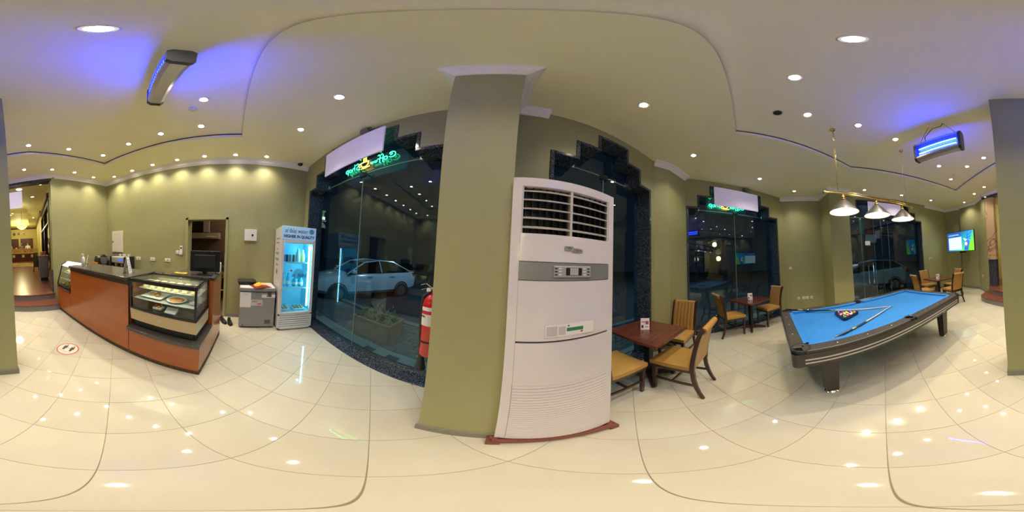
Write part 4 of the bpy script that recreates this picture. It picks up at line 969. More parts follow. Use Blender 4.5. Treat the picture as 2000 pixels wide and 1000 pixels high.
def pool_things():
    a = R(-5); 
    # triangle and balls
    cx, cy = 1.985, -1.165; ap = math.atan2(.14, -.19)
    r = .0285; D = 2*r+.0004
    e = empty('ball_rack', (cx, cy, PZ), ap, 'black plastic triangle rack around the pool balls', 'ball rack')
    Rr = .205; Ri = .182
    tri = lambda q: [(q*math.cos(t), q*math.sin(t)) for t in (0, 2*PI/3, 4*PI/3)]
    def rounded(q, k):
        out = []
        for i in range(3):
            c0 = Vector(tri(q)[i]); pv = Vector(tri(q)[i-1]); nx = Vector(tri(q)[(i+1) % 3])
            out += [tuple(c0+(pv-c0).normalized()*k), tuple(c0+((pv-c0).normalized()+(nx-c0).normalized())*k*.35), tuple(c0+(nx-c0).normalized()*k)]
        return out
    o_, i_ = rounded(Rr+.022, .05), rounded(Rr-.006, .04); n = 9; b = MB()
    vs = [(x, y, .002) for x, y in o_]+[(x, y, .002) for x, y in i_]+[(x, y, .045) for x, y in o_]+[(x, y, .045) for x, y in i_]
    fs = []
    for k in range(n):
        l = (k+1) % n; fs += [(k, l, n+l, n+k), (2*n+k, 3*n+k, 3*n+l, 2*n+l), (k, 2*n+k, 2*n+l, l), (n+k, n+l, 3*n+l, 3*n+k)]
    b.add(vs, fs); b.build('triangle_frame', mat('rack_plastic', (.015, .017, .05), .3), e)
    cols = [((.75, .50, .02), 'yellow'), ((.02, .04, .40), 'blue'), ((.55, .03, .02), 'red'), ((.16, .03, .30), 'purple'), ((.80, .22, .03), 'orange'), ((.02, .25, .10), 'green'), ((.25, .03, .03), 'maroon'), ((.01, .01, .01), 'black')]
    num = 0; slots = []
    for row_ in range(5):
        for j in range(row_+1):
            slots.append((Rr*.62*0+(.132-row_*D*.866), (j-row_/2)*D))
    random.Random(3).shuffle(slots)
    for k, (x, y) in enumerate(slots[:15]):
        col, nm = cols[k % 8]; stripe = k >= 8
        wx = cx+x*math.cos(ap)-y*math.sin(ap); wy = cy+x*math.sin(ap)+y*math.cos(ap)
        be = empty('pool_ball', (wx, wy, PZ+r), random.uniform(0, 6), ('%s striped pool ball in the triangle' if stripe else 'solid %s pool ball in the triangle') % nm, 'ball', 'racked pool balls')
        be.rotation_euler = (random.uniform(-1, 1), random.uniform(-1, 1), 0)
        mc = mat('ball_'+nm, col, .08, coat=.5); mw = mat('ball_ivory', (.8, .75, .62), .08, coat=.5)
        ang = [PI*i/12 for i in range(13)]
        pr = [(max(1e-6, r*math.sin(t)), -r*math.cos(t)) for t in ang]
        if stripe:
            MB().lathe(pr[:5], (0, 0, 0), 18).build('ivory_cap', mw, be, smooth=60); MB().lathe(pr[8:], (0, 0, 0), 18).build('ivory_cap', mw, be, smooth=60); MB().lathe(pr[4:9], (0, 0, 0), 18).build('colour_band', mc, be, smooth=60)
        else: MB().lathe(pr, (0, 0, 0), 18).build('sphere_body', mc, be, smooth=60)
        MB().lathe([(r*.42, 0), (r*.3, r*.05), (.0001, r*.11)], (0, 0, r*.905), 12).build('number_spot', mw, be, smooth=60)
    def cue(p, q, lab, zb, zt, wrap):
        L = math.hypot(q[0]-p[0], q[1]-p[1]); e = empty('pool_cue', (p[0], p[1], zb), math.atan2(q[1]-p[1], q[0]-p[0]), lab, 'pool cue')
        rr = lambda t: lerp(.0145, .0062, t)
        zz = lambda t: lerp(0, zt-zb, t)
        def sg(t0, t1, m, nm): MB().tube([(L*t0, 0, zz(t0)), (L*t1, 0, zz(t1))], [rr(t0), rr(t1)], 10).build(nm, m, e, smooth=50)
        sg(0, .03, M_RUBBER, 'bumper'); sg(.03, .48, mat('cue_butt', (.012, .014, .03), .15, coat=.6), 'butt'); sg(.48, .5, M_BRASS, 'joint_ring'); sg(.5, .985, mat('maple_shaft', (.62, .50, .34), .3), 'shaft'); sg(.985, 1, mat('cue_tip', (.10, .20, .35), .7), 'tip')
        MB().tube([(L*wrap, 0, zz(wrap)), (L*(wrap+.05), 0, zz(wrap+.05))], [rr(wrap)+.0004, rr(wrap+.05)+.0004], 10).build('gold_decal', M_BRASS, e, smooth=50)
    cue((2.645, -.455), (1.83, -1.875), 'pool cue lying along the far side of the table beyond the rack', .817, .775, .12)
    cue((1.385, -.54), (1.805, -1.90), 'pool cue lying on the near side of the table, butt towards the near corner', .782, .786, .30)
pool_things()

# ------------------------------------------------------------------ dining chairs and tables
def make_chair():
    e = empty('dining_chair')
    def prof(z):       # back line: y of the rear frame at height z
        if z < .44: t = (.44-z)/.44; return -.215-.10*t*t
        t = (z-.44)/.54; return -.215-.035*t-.075*t*t
    sw = .215
    for s in (-1, 1):
        MB().hexa([(s*.185-.016, .185, 0), (s*.185+.016, .185, 0), (s*.185+.016, .217, 0), (s*.185-.016, .217, 0), (s*.195-.022, .175, .42), (s*.195+.022, .175, .42), (s*.195+.022, .222, .42), (s*.195-.022, .222, .42)]).build('leg', M_DWOOD, e)
        zs = [0, .08, .18, .3, .42]
        MB().bar([(s*(.185+.015*(1-z/.42)), prof(z), z) for z in zs], .03, [.028, .032, .038, .042, .046]).build('leg', M_DWOOD, e)
        zs = [.40, .5, .6, .7, .8, .88, .94, .975]
        MB().bar([(s*.2, prof(z)-(.02 if z > .95 else 0), z) for z in zs], .032, [.048, .046, .044, .042, .042, .044, .05, .05]).build('back_post', M_DWOOD, e)
    b = MB(); b.grid(lambda u, v: (lerp(-.225, .225, u)*lerp(.92, 1.03, v), lerp(-.20, .235, v), .485+.022*math.sin(PI*min(1, max(0, u)))**.5*math.sin(PI*v)**.5), 12, 10)
    b.grid(lambda u, v: (lerp(-.225, .225, u)*lerp(.92, 1.03, v), lerp(-.20, .235, v), .435), 12, 10)
    for side in range(4):
        f = [lambda t, h: (lerp(-.225, .225, t)*.92, -.20, lerp(.435, .485, h)), lambda t, h: (lerp(-.225, .225, t)*1.03, .235, lerp(.435, .485, h)), lambda t, h: (-.225*lerp(.92, 1.03, t), lerp(-.20, .235, t), lerp(.435, .485, h)), lambda t, h: (.225*lerp(.92, 1.03, t), lerp(-.20, .235, t), lerp(.435, .485, h))][side]
        b.grid(f, 12 if side < 2 else 10, 1)
    b.build('seat_cushion', M_LEATHER, e, smooth=50)
    b = MB(); b.hexa([(-.20, -.20, .39), (.20, -.20, .39), (.222, .225, .39), (-.222, .225, .39), (-.205, -.205, .438), (.205, -.205, .438), (.228, .23, .438), (-.228, .23, .438)]); b.build('seat_frame', M_DWOOD, e)
    # backrest: ribbed front, plain rear, rolled top
    def back(u, v, front):
        z = lerp(.46, .965, v); x = lerp(-.185, .185, u); y = prof(z)
        if front: return (x, y+.028+.009*abs(math.sin(u*6*PI)), z)
        return (x, y-.022, z)
    b = MB(); b.grid(lambda u, v: back(u, v, True), 36, 12); 
    b.build('backrest', M_LEATHER2, e, smooth=40)
    b = MB(); b.grid(lambda u, v: back(u, v, False), 6, 12)
    for s in (0, 1): b.grid(lambda u, v: tuple(lerp(back(s, v, True)[k], back(s, v, False)[k], u) for k in range(3)), 1, 12)
    b.build('rear_panel', M_LEATHER, e, smooth=40)
    yt = prof(.965)
    b = MB(); b.tube([(-.195, yt-.02, .955), (.195, yt-.02, .955)], .035, 14); b.build('top_roll', M_LEATHER, e, smooth=50)
    for s in (-1, 1): MB().bar([(s*.19, -.235, .20), (s*.19, .2, .20)], .018, .028).build('stretcher', M_DWOOD, e)
    MB().bar([(-.19, .0, .20), (.19, .0, .20)], .028, .018, (0, 0, 1)).build('stretcher', M_DWOOD, e)
    return e
CH = make_chair()
def chair(x, y, fx, fy, lab, group):
    global CHU
    e = CH if not CH.get('label') else copy_tree(CH)
    e.location = (x, y, 0); e.rotation_euler = (0, 0, math.atan2(-fx, fy)); tag(e, lab, 'chair', group); return e
chair(1.625, .83, 0, 1, 'mustard chair with its back to the room at the table beside the air conditioner', 'chairs at the air conditioner table')
chair(2.29, 1.22, -1, 0, 'mustard chair standing against the window pier at the air conditioner table', 'chairs at the air conditioner table')
chair(1.08, 1.26, 1, 0, 'mustard chair half hidden behind the air conditioner', 'chairs at the air conditioner table')
chair(3.56, .58, .57, -.82, 'mustard chair on the pier side of the two-chair table', 'chairs at the two-chair table')
chair(4.19, -.27, -.6, .8, 'mustard chair on the pool table side of the two-chair table', 'chairs at the two-chair table')
TC = (2.45, -4.93); tx, ty = .89, -.45
ux, uy = .45, .89
chair(TC[0]+ux*.60, TC[1]+uy*.60, -ux, -uy, 'mustard chair by the far corner of the pool table, nearest the glass doorway', 'chairs at the television table')
chair(TC[0]+tx*.62, TC[1]+ty*.62, -tx, -ty, 'mustard chair against the wall below the double switch', 'chairs at the television table')
chair(TC[0]-tx*.56-.05, TC[1]-ty*.56-.10, tx, ty, 'mustard chair turned away from the lobby steps at the television table', 'chairs at the television table')
chair(TC[0]-ux*.64, TC[1]-uy*.64, ux, uy, 'mustard chair directly below the television', 'chairs at the television table')
M_TTOP = mat('mahogany_table_top', (.13, .035, .022), .22, var=.3, scale=5, stretch=(1, 6, 1), coat=.3)
def make_table():
    e = empty('dining_table')
    MB().rbox(-.36, .36, -.36, .36, .72, .755, .006).build('table_top', M_TTOP, e)
    MB().box(-.13, .13, -.13, .13, .70, .72).build('top_plate', M_BLACK, e)
    MB().rbox(-.042, .042, -.042, .042, .06, .70, .006).build('pedestal', M_BLACK, e)
    for k in range(4):
        a = PI/4+k*PI/2; c, s = math.cos(a), math.sin(a)
        MB().bar([(c*.02, s*.02, .075), (c*.18, s*.18, .05), (c*.34, s*.34, .02)], [.07, .06, .045], [.07, .045, .03], (-s, c, 0)).build('foot', M_DWOOD, e)
    return e
def make_card():
    e = empty('table_card')
    for s in (-1, 1):
        MB().hexa([(-.055, s*.045-.001, 0), (.055, s*.045-.001, 0), (.055, s*.045+.001, 0), (-.055, s*.045+.001, 0), (-.055, s*.004-.001, .15), (.055, s*.004-.001, .15), (.055, s*.004+.001, .15), (-.055, s*.004+.001, .15)]).build('card_face', M_PAPER, e)
        for x0, x1, z0, z1, m in ((-.045, -.02, .02, .06, M_INK), (.005, .045, .07, .115, mat('purple_print', (.30, .08, .22), .5)), (-.04, .0, .095, .11, mat('pink_print', (.55, .12, .25), .5)), (.0, .04, .03, .045, mat('grey_print', (.3, .3, .3), .5))):
            f = lambda z: s*(.045-.041*z/.15)+s*.0016
            MB().quad((x0, f(z0), z0), (x1, f(z0), z0), (x1, f(z1), z1), (x0, f(z1), z1)).build('printed_patch', m, e)
    return e
TB = make_table(); CDP = make_card()
def dining(x, y, rz, lab, clab, cx=0, cy=0, crz=0, sc=(1, 1, 1)):
    e = TB if not TB.get('label') else copy_tree(TB)
    e.location = (x, y, 0); e.rotation_euler = (0, 0, rz); e.scale = sc; tag(e, lab, 'table', 'pedestal dining tables')
    c = CDP if not CDP.get('label') else copy_tree(CDP)
    c.location = (x+cx, y+cy, .756*sc[2]); c.rotation_euler = (0, 0, crz); tag(c, clab, 'card', 'table cards')
dining(1.63, 1.265, 0, 'dark red-brown square table beside the air conditioner', 'folded white menu card on the table beside the air conditioner', .02, .07, R(-50), (.96, 1.0, 1.0))
dining(3.905, .175, R(-41), 'dark square pedestal table before the corner window', 'folded white menu card on the table before the corner window', .0, .0, R(-80))
dining(TC[0], TC[1], R(-27), 'dark square pedestal table below the television', 'folded white menu card on the table below the television', .0, .02, R(20))
# ------------------------------------------------------------------ floor standing air conditioner
def air_conditioner():
    e = empty('air_conditioner', (.37, .83, 0), 0, 'tall white floor-standing air conditioner beside the column', 'air conditioner')
    M_AC = mat('glossy_white_shell', (.72, .68, .70), .16, coat=.4)
    M_ACD = mat('slit_shadow', (.42, .40, .41), .6)
    hw = .32
    bul = lambda x: -.032*(1-(x/hw)**2)
    def cp(nm, x0, x1, z0, z1, yo, th, m, par=e, n=12, rim=True):
        b = MB(); xs = [lerp(x0, x1, i/n) for i in range(n+1)]
        vs = []
        for x in xs: vs += [(x, bul(x)+yo, z0), (x, bul(x)+yo, z1), (x, bul(x)+yo+th, z1), (x, bul(x)+yo+th, z0)]
        fs = [(0, 1, 2, 3), (4*n+3, 4*n+2, 4*n+1, 4*n)]
        for i in range(n):
            for j in range(4): fs.append((i*4+j, i*4+4+j, i*4+4+(j+1) % 4, i*4+(j+1) % 4))
        return b.add(vs, fs).build(nm, m, par, smooth=30)
    # cabinet behind the front
    MB().rbox(-hw, hw, .03, .42, .075, 2.085, .012).build('cabinet', M_AC, e)
    # side columns of the front
    cp('side_column', -hw, -.272, .085, 2.085, 0, .05, M_AC); cp('side_column', .272, hw, .085, 2.085, 0, .05, M_AC)
    cp('top_panel', -.272, .272, 2.03, 2.085, 0, .05, M_AC)
    cp('upper_panel', -.2715, .2715, 1.615, 1.758, -.004, .04, M_AC)
    cp('control_band', -.2715, .2715, 1.52, 1.612, -.007, .04, mat('grey_band', (.30, .31, .32), .3, .4))
    cp('middle_panel', -.2715, .2715, 1.175, 1.517, -.004, .04, M_AC)
    cp('handle_gap', -.268, .268, 1.160, 1.175, .012, .03, mat('gap_shadow', (.05, .05, .07), .4))
    cp('lower_panel', -.2715, .2715, .832, 1.160, -.004, .04, M_AC)
    cp('slit_backing', -.2715, .2715, .10, .832, .006, .03, M_ACD)
    n = 24; p = (.832-.10)/n
    for i in range(n): cp('intake_slat', -.2705, .2705, .10+i*p+.0035, .10+(i+1)*p-.0025, -.003, .012, M_AC, n=10)
    cp('kick_panel', -.272, .272, .082, .10, 0, .04, M_AC)
    # outlet
    b = MB(); b.box(-.268, .268, .028, .033, 1.758, 2.03); b.build('outlet_back', M_BLACK, e)
    for x_ in (-.272, .262): MB().box(x_, x_+.01, -.005, .03, 1.758, 2.03).build('outlet_cheek', mat('cream_plastic', (.55, .52, .48), .4), e)
    for z in (1.79, 1.842, 1.895, 1.947, 2.0):
        for x0, x1 in ((-.262, -.008), (.008, .262)):
            b = MB(); vs = []; k = 8
            for i in range(k+1):
                x = lerp(x0, x1, i/k); y = bul(x)+.004
                vs += [(x, y, z-.004), (x, y-.002, z+.004), (x, y+.03, z+.016), (x, y+.032, z+.009)]
            fs = [(0, 1, 2, 3), (4*k+3, 4*k+2, 4*k+1, 4*k)]
            for i in range(k):
                for j in range(4): fs.append((i*4+j, i*4+4+j, i*4+4+(j+1) % 4, i*4+(j+1) % 4))
            b.add(vs, fs).build('louvre', mat('cream_plastic', (.55, .52, .48), .4), e)
    b = MB(); b.box(-.007, .007, -.028, .028, 1.758, 2.03); b.build('centre_mullion', MATS['cream_plastic'], e)
    for x0 in (-.03, .235):
        for z in (1.80, 1.852, 1.905, 1.957, 2.008): MB().hexa([(x0+.03, bul(.0)+.03, z-.022), (x0+.036, bul(.0)+.03, z-.022), (x0+.036, .025, z-.012), (x0+.03, .025, z-.012), (x0+.045, bul(.0)+.025, z+.012), (x0+.05, bul(.0)+.025, z+.012), (x0+.05, .025, z+.012), (x0+.045, .025, z+.012)]).build('guide_fin', MATS['cream_plastic'], e)
    b = MB()
    for i in range(14): x = -.25+i*.0385; b.box(x-.002, x+.002, .0, .026, 1.76, 2.028)
    b.build('inner_fins', M_RUBBER, e, kind='stuff')
    # control panel
    y = bul(0)-.0085
    cpn = MB().rbox(-.097, .122, y-.004, y+.004, 1.537, 1.597, .003, 1).build('control_panel', mat('panel_grey', (.42, .43, .44), .3, .2), e)
    MB().rbox(-.03, .065, y-.006, y, 1.547, 1.589, .002, 1).build('display_bezel', M_BLACK, cpn); MB().box(-.007, .042, y-.0068, y-.005, 1.549, 1.587).build('display', mat('lcd', (.42, .45, .46), .25), cpn)
    for x in (-.085, -.062, .082, .106):
        for z in (1.583, 1.567, 1.551): MB().rbox(x-.008, x+.008, y-.0062, y-.003, z-.003, z+.003, .0012, 1).build('button', M_WHITE if x in (-.062, .082) else M_INK, cpn)
    # maker's plate
    y = bul(0)-.006
    MB().tube([(-.038, y, 1.682), (-.038, y, 1.698), (-.034, y, 1.700), (.010, y, 1.700), (.014, y, 1.692), (.064, y, 1.690), (.068, y, 1.684), (.068, y, 1.674), (.062, y, 1.671), (.006, y, 1.672), (.0, y, 1.680), (-.034, y, 1.680)], .0012, 5, closed=True).build('badge_outline', M_INK, e)
    text('badge_text', 'SUPER', .0135, M_INK, e, (-.013, y-.001, 1.690)); text('badge_text', 'GENERAL', .0135, M_INK, e, (.036, y-.001, 1.681))
    # stickers
    y = bul(.05)-.005
    lb = MB().box(-.13, .152, y-.0012, y, 1.20, 1.275).build('rating_label', M_PAPER, e)
    MB().box(-.122, -.065, y-.0018, y-.001, 1.207, 1.266).build('label_box', mat('pale_grey_print', (.55, .52, .53), .5), lb); MB().box(-.058, -.018, y-.0018, y-.001, 1.21, 1.262).build('label_box', MATS['pale_grey_print'], lb)
    MB().box(-.012, .085, y-.0018, y-.001, 1.228, 1.25).build('green_strip', mat('green_print', (.03, .22, .10), .5), lb); MB().box(.07, .083, y-.0018, y-.001, 1.213, 1.224).build('red_dot', mat('red_print', (.6, .03, .06), .5), lb)
    MB().lathe([(.007, 0), (.0001, -.0008)], (-.002, y-.001, 1.262), 10, 'y').build('round_mark', M_INK, lb)
    # timber stand
    M_ST = mat('red_brown_timber', (.20, .055, .035), .5, var=.2, scale=10)
    st = empty('timber_stand', (.37, .83, 0), 0, 'low red-brown timber frame under the air conditioner', 'stand')
    MB().rbox(-.33, .33, -.045, -.012, .030, .072, .003, 1).build('front_rail', M_ST, st); MB().rbox(-.33, .33, .39, .43, .030, .072, .003, 1).build('back_rail', M_ST, st)
    for s in (-1, 1):
        MB().rbox(min(s*.345, s*.30), max(s*.345, s*.30), -.012, .39, .030, .072, .003, 1).build('side_rail', M_ST, st)
        for yy in (-.05, .36): MB().rbox(min(s*.355, s*.29), max(s*.355, s*.29), yy, yy+.07, 0, .03 if yy > 0 else .055, .003, 1).build('foot_block', M_ST, st)
    b = MB(); b.tube([(-.335, .10, .10), (-.338, .10, 1.2), (-.335, .12, 2.0)], .008, 6); b.build('power_cable', M_BLACK, e)
air_conditioner()

# ------------------------------------------------------------------ fire extinguisher on the side of the column
def extinguisher():
    e = empty('fire_extinguisher', (-.505, 1.20, 0), 0, 'red fire extinguisher hanging on the side of the broad column', 'fire extinguisher')
    M_RED = mat('red_enamel', (.55, .012, .012), .2, coat=.4)
    MB().lathe([(.0001, .74), (.07, .745), (.082, .77), (.082, 1.24), (.075, 1.28), (.045, 1.315), (.022, 1.325), (.022, 1.335)], (0, 0, 0), 28).build('cylinder', M_RED, e, smooth=40)
    MB().lathe([(.0828, 1.06), (.0832, 1.065), (.0832, 1.215), (.0828, 1.22)], (0, 0, 0), 28).build('label_band', M_PAPER, e, smooth=40)
    MB().lathe([(.0834, 1.16), (.0836, 1.175), (.0834, 1.19)], (0, 0, 0), 28).build('red_stripe', MATS['red_print'], e, smooth=40)
    text('label_text', 'FIRE', .022, M_INK, e, (-.03, -.079, 1.14), rot=(PI/2, 0, -.4))
    MB().lathe([(.0833, .895), (.0842, .9), (.0842, .908), (.0833, .913)], (0, 0, 0), 28).build('strap', M_BLACK, e)
    MB().lathe([(.024, 1.33), (.026, 1.36), (.018, 1.375)], (0, 0, 0), 14).build('valve', M_CHROME, e)
    b = MB(); b.bar([(-.01, 0, 1.37), (-.05, -.02, 1.40), (-.09, -.03, 1.385)], .018, .006, (0, 1, 0)); b.bar([(-.01, 0, 1.355), (-.05, -.02, 1.36), (-.085, -.03, 1.345)], .018, .006, (0, 1, 0)); b.build('lever', M_CHROME, e)
    MB().lathe([(.018, -.008), (.02, 0), (.018, .008)], (-.02, -.03, 1.35), 12, 'y').build('gauge', M_WHITE, e)
    b = MB(); b.tube([(0, -.02, 1.345), (-.05, -.06, 1.30), (-.06, -.06, 1.1), (-.05, -.06, .85), (-.04, -.05, .76)], .012, 8); b.build('hose', M_BLACK, e)
    MB().lathe([(.018, .76), (.022, .72), (.045, .57), (.04, .57), (.0001, .60)], (-.045, -.03, 0), 14).build('discharge_horn', M_BLACK, e, smooth=40)
    MB().box(.06, .14, -.02, .02, 1.18, 1.24).build('wall_bracket', M_BLACK, e)
extinguisher()

# ------------------------------------------------------------------ serving counter
M_OR = mat('orange_mahogany_veneer', (.40, .10, .016), .22, var=.12, scale=2, stretch=(1, .5, 3), coat=.35)
M_CTOP = granite('brown_grey_granite', (.060, .052, .046), (.16, .14, .12), .16)
M_KEY = mat('bronze_trim', (.14, .095, .045), .4, .3); M_KEYD = mat('dark_bronze', (.035, .02, .012), .5)
CR = R(-2.1); CO = (-1.54, -.40)
def cw(x, y, z=0.0): return (CO[0]+x*math.cos(CR)-y*math.sin(CR), CO[1]+x*math.sin(CR)+y*math.cos(CR), z)
def greek(par, fix, t0, t1, z0, z1, axis='y', out=1):
    """raised key-pattern moulding: a backing strip plus meander bars joined into one part"""
    b = MB(); h = z1-z0; u = h*1.25; n = max(1, int(abs(t1-t0)/u)); u = (t1-t0)/n
    def bx(a0, a1, za, zb):
        a0, a1 = min(a0, a1), max(a0, a1)
        if axis == 'y': b.box(min(fix, fix+out*.004), max(fix, fix+out*.004), a0, a1, za, zb)
        else: b.box(a0, a1, min(fix, fix+out*.004), max(fix, fix+out*.004), za, zb)
    for k in range(n):
        s = t0+k*u
        bx(s, s+u, z0, z0+h*.10); bx(s, s+u, z1-h*.10, z1)
        bx(s+u*.1, s+u*.22, z0+h*.2, z1-h*.2); bx(s+u*.1, s+u*.8, z1-h*.34, z1-h*.2); bx(s+u*.68, s+u*.8, z0+h*.34, z1-h*.2); bx(s+u*.4, s+u*.8, z0+h*.3, z0+h*.42)
    return b.build('key_pattern', M_KEY, par, kind='stuff')
def counter():
    e = empty('serving_counter', (CO[0], CO[1], 0), CR, 'orange mahogany serving counter with bronze key-pattern borders', 'counter')
    y1, y2, y3 = -.95, -2.57, -3.30
    MB().box(-.54, 0, y1, 0, .06, .45).build('low_cabinet', M_OR, e)
    MB().box(-.56, 0, y2, y1-.004, .06, 1.08).build('tall_cabinet', M_OR, e)
    MB().box(-.56, 0, y3, y2-.004, .06, .58).build('end_cabinet', M_OR, e)
    MB().box(-1.15, -.545, -.62, 0, .06, 1.15).build('return_cabinet', M_OR, e)
    b = MB(); b.box(-.55, .002, y3, 0, 0, .06); b.box(-1.15, -.55, -.6, .002, 0, .06); b.build('plinth', M_KEYD, e)
    greek(e, .002, 0, y3, .002, .058, 'y'); greek(e, .002, 0, -1.15, .002, .058, 'x')
    MB().box(-.56, .002, y2, y1-.004, 1.08, 1.15).build('frieze', M_KEYD, e); greek(e, .002, y1-.004, y2, 1.082, 1.148, 'y')
    MB().rbox(-.54, .05, y1+.002, .012, .452, .50, .004, 1).build('granite_ledge', M_CTOP, e)
    MB().rbox(-.62, .035, y2-.03, y1, 1.152, 1.19, .004, 1).build('granite_top', M_CTOP, e)
    MB().rbox(-.58, .02, y3, y2-.032, .582, .615, .004, 1).build('granite_ledge', M_CTOP, e)
    MB().rbox(-1.17, -.545, -.64, .012, 1.152, 1.19, .004, 1).build('granite_top', M_CTOP, e)
    MB().box(-.02, .004, y1-.001, y1+.004, .06, 1.15).build('corner_trim', M_KEYD, e)
    return e
counter()

def pastry(e, x, y, z, r_, m): return MB().lathe([(r_*.9, 0), (r_, .012), (r_*.7, .03), (.0001, .035)], (x, y, z), 12).build('pastry', m, e, smooth=50)
def display_case():
    e = empty('display_case', cw(0, -.045, .502), CR, 'black framed glass display case with sandwiches on the counter ledge', 'display case')
    # local: front at x=0, case spans y 0..-.86, depth to x=-.5
    W = -.875; M_BE = mat('beige_panel', (.55, .42, .24), .3, coat=.2); M_FR = mat('black_frame', (.012, .012, .018), .22)
    MB().box(-.48, -.06, W+.02, -.02, 0, .11).build('base', M_BLACK, e)
    b = MB()
    for k in range(34): y = lerp(-.06, W+.06, k/33); b.box(-.062, -.056, y-.005, y+.005, .02, .095)
    b.build('vent_fins', M_DGREY, e, kind='stuff')
    MB().hexa([(-.50, W, .11), (-.02, W, .11), (-.02, 0, .11), (-.50, 0, .11), (-.50, W, .275), (.0, W, .275), (.0, 0, .275), (-.50, 0, .275)]).build('lower_panel', M_BE, e)
    MB().lathe([(.0001, 0), (.026, 0), (.026, .003)], (-.008, W*.5, .195), 20, 'x').build('maker_badge', mat('pale_badge', (.5, .48, .44), .3), e)
    MB().rbox(-.51, .008, W-.005, .005, .275, .30, .004, 1).build('lower_rail', M_FR, e)
    for y in (W+.012, -.012):
        MB().bar([(-.006, y, .30), (-.016, y, .645)], .022, .028, (0, 1, 0)).build('front_post', M_FR, e)
        MB().bar([(-.495, y, .30), (-.495, y, .66)], .022, .022, (0, 1, 0)).build('rear_post', M_FR, e)
        MB().bar([(-.02, y, .66), (-.50, y, .675)], .024, .03, (0, 1, 0)).build('top_side_rail', M_FR, e)
    MB().rbox(-.045, .008, W-.005, .005, .635, .685, .008).build('top_front_rail', M_FR, e); MB().rbox(-.51, -.48, W-.005, .005, .655, .69, .006).build('top_rear_rail', M_FR, e)
    MB().hexa([(-.012, W+.024, .30), (-.006, W+.024, .30), (-.006, -.024, .30), (-.012, -.024, .30), (-.022, W+.024, .64), (-.016, W+.024, .64), (-.016, -.024, .64), (-.022, -.024, .64)]).build('front_glass', M_GLASS2, e)
    for y in (W+.010, -.014): MB().box(-.485, -.02, y, y+.005, .30, .66).build('side_glass', M_GLASS2, e)
    MB().box(-.48, -.045, W+.02, -.02, .674, .679).build('top_glass', M_GLASS2, e)
    MB().box(-.50, -.492, W+.02, -.02, .30, .66).build('rear_doors', mat('milky_panel', (.42, .40, .30), .4), e)
    for z, x0 in ((.415, -.43), (.535, -.34)): MB().box(x0-.02 if False else -.49, -.05 if z < .5 else -.14, W+.025, -.025, z, z+.006).build('glass_shelf', mat('shelf_glass', (.55, .6, .55), .15, alpha=.55), e)
    lamp('case_light', 'AREA', cw(-.2, -.045+W*.5, .502+.63), 2.2, (1, .93, .7), size=.6)
    # goods: each its own thing
    def thing(nm, x, y, z, lab, cat, g=None): return empty(nm, cw(x, -.045+y, .502+z), CR, lab, cat, g)
    ords = ('first', 'second', 'third', 'fourth', 'fifth', 'sixth', 'seventh')
    for k in range(7):
        y = -.10-k*.112
        t = thing('sandwich_pack', -.25, y, .541, 'wedge sandwich pack on the upper display shelf, %s from the monitor side' % ords[k], 'sandwich', 'packed sandwiches on the upper shelf')
        MB().hexa([(-.09, -.035, 0), (.08, -.035, 0), (.08, .035, 0), (-.09, .035, 0), (-.09, -.035, .085), (.0, -.035, .085), (.0, .035, .085), (-.09, .035, .085)]).build('wedge_pack', mat('sandwich_bread', (.55, .50, .36), .5, var=.2, scale=30), t)
        f = [(.082, 0), (.002, .086)]
        MB().hexa([(.0815, -.024, .006), (.084, -.024, .006), (.084, .024, .006), (.0815, .024, .006), (.006, -.024, .084), (.0085, -.024, .087), (.0085, .024, .087), (.006, .024, .084)]).build('yellow_label', mat('yellow_label', (.70, .60, .16), .5), t)
    t = thing('square_plate', -.22, -.625, .422, 'square white plate with three pastries in the display case', 'plate')
    MB().hexa([(-.09, -.11, 0), (.09, -.11, 0), (.09, .11, 0), (-.09, .11, 0), (-.13, -.15, .025), (.13, -.15, .025), (.13, .15, .025), (-.13, .15, .025)]).build('dish', M_WHITE, t)
    for k, (x, y) in enumerate(((.02, -.03), (.04, .05), (-.04, .02))): pastry(t, x, y, .024, .036, mat('baked_crust', (.42, .24, .07), .6, var=.3, scale=20))
    t = thing('round_plate', -.20, -.315, .422, 'round pale plate with a flat pie in the display case', 'plate')
    MB().lathe([(.07, 0), (.12, .018), (.125, .022), (.07, .008), (.0001, .008)], (0, 0, 0), 24).build('dish', M_WHITE, t, smooth=40); MB().lathe([(.085, .01), (.09, .02), (.06, .03), (.0001, .033)], (0, 0, 0), 20).build('pie', mat('pie_crust', (.55, .27, .09), .6, var=.25, scale=15), t, smooth=50)
    t = thing('foil_pack', -.18, -.08, .422, 'shiny foil pack at the right end of the middle display shelf', 'pack'); MB().rbox(-.05, .05, -.06, .05, 0, .03, .012).build('wrapper', mat('foil', (.7, .68, .66), .2, .8), t); MB().box(-.03, .03, -.03, .02, .0302, .031).build('sticker', M_PAPER, t)
    t = thing('dessert_cup', -.12, -.52, .302, 'tray of orange jelly sweets on the display case floor', 'dessert'); MB().rbox(-.05, .05, -.06, .06, 0, .035, .01).build('tray', M_PAPER, t)
    for k in range(6): MB().sphere((-.028+.028*(k % 3), -.03+.05*(k//3), .042), .018, 10).build('sweet', mat('orange_jelly', (.75, .22, .02), .25) if k % 2 else mat('red_jelly', (.5, .03, .02), .25), t, smooth=60)
    t = thing('price_card', -.10, -.34, .302, 'white printed price card lying on the display case floor', 'card'); MB().hexa([(-.04, -.07, 0), (.04, -.07, 0), (.04, .07, 0), (-.04, .07, 0), (-.05, -.07, .04), (-.045, -.07, .044), (-.045, .07, .044), (-.05, .07, .04)]).build('card_face', M_PAPER, t)
    b = MB()
    for k in range(4): b.box(-.02+k*.012, -.013+k*.012, -.055, .05, .03-k*.008, .031-k*.008)
    b.build('print_lines', M_INK, t)
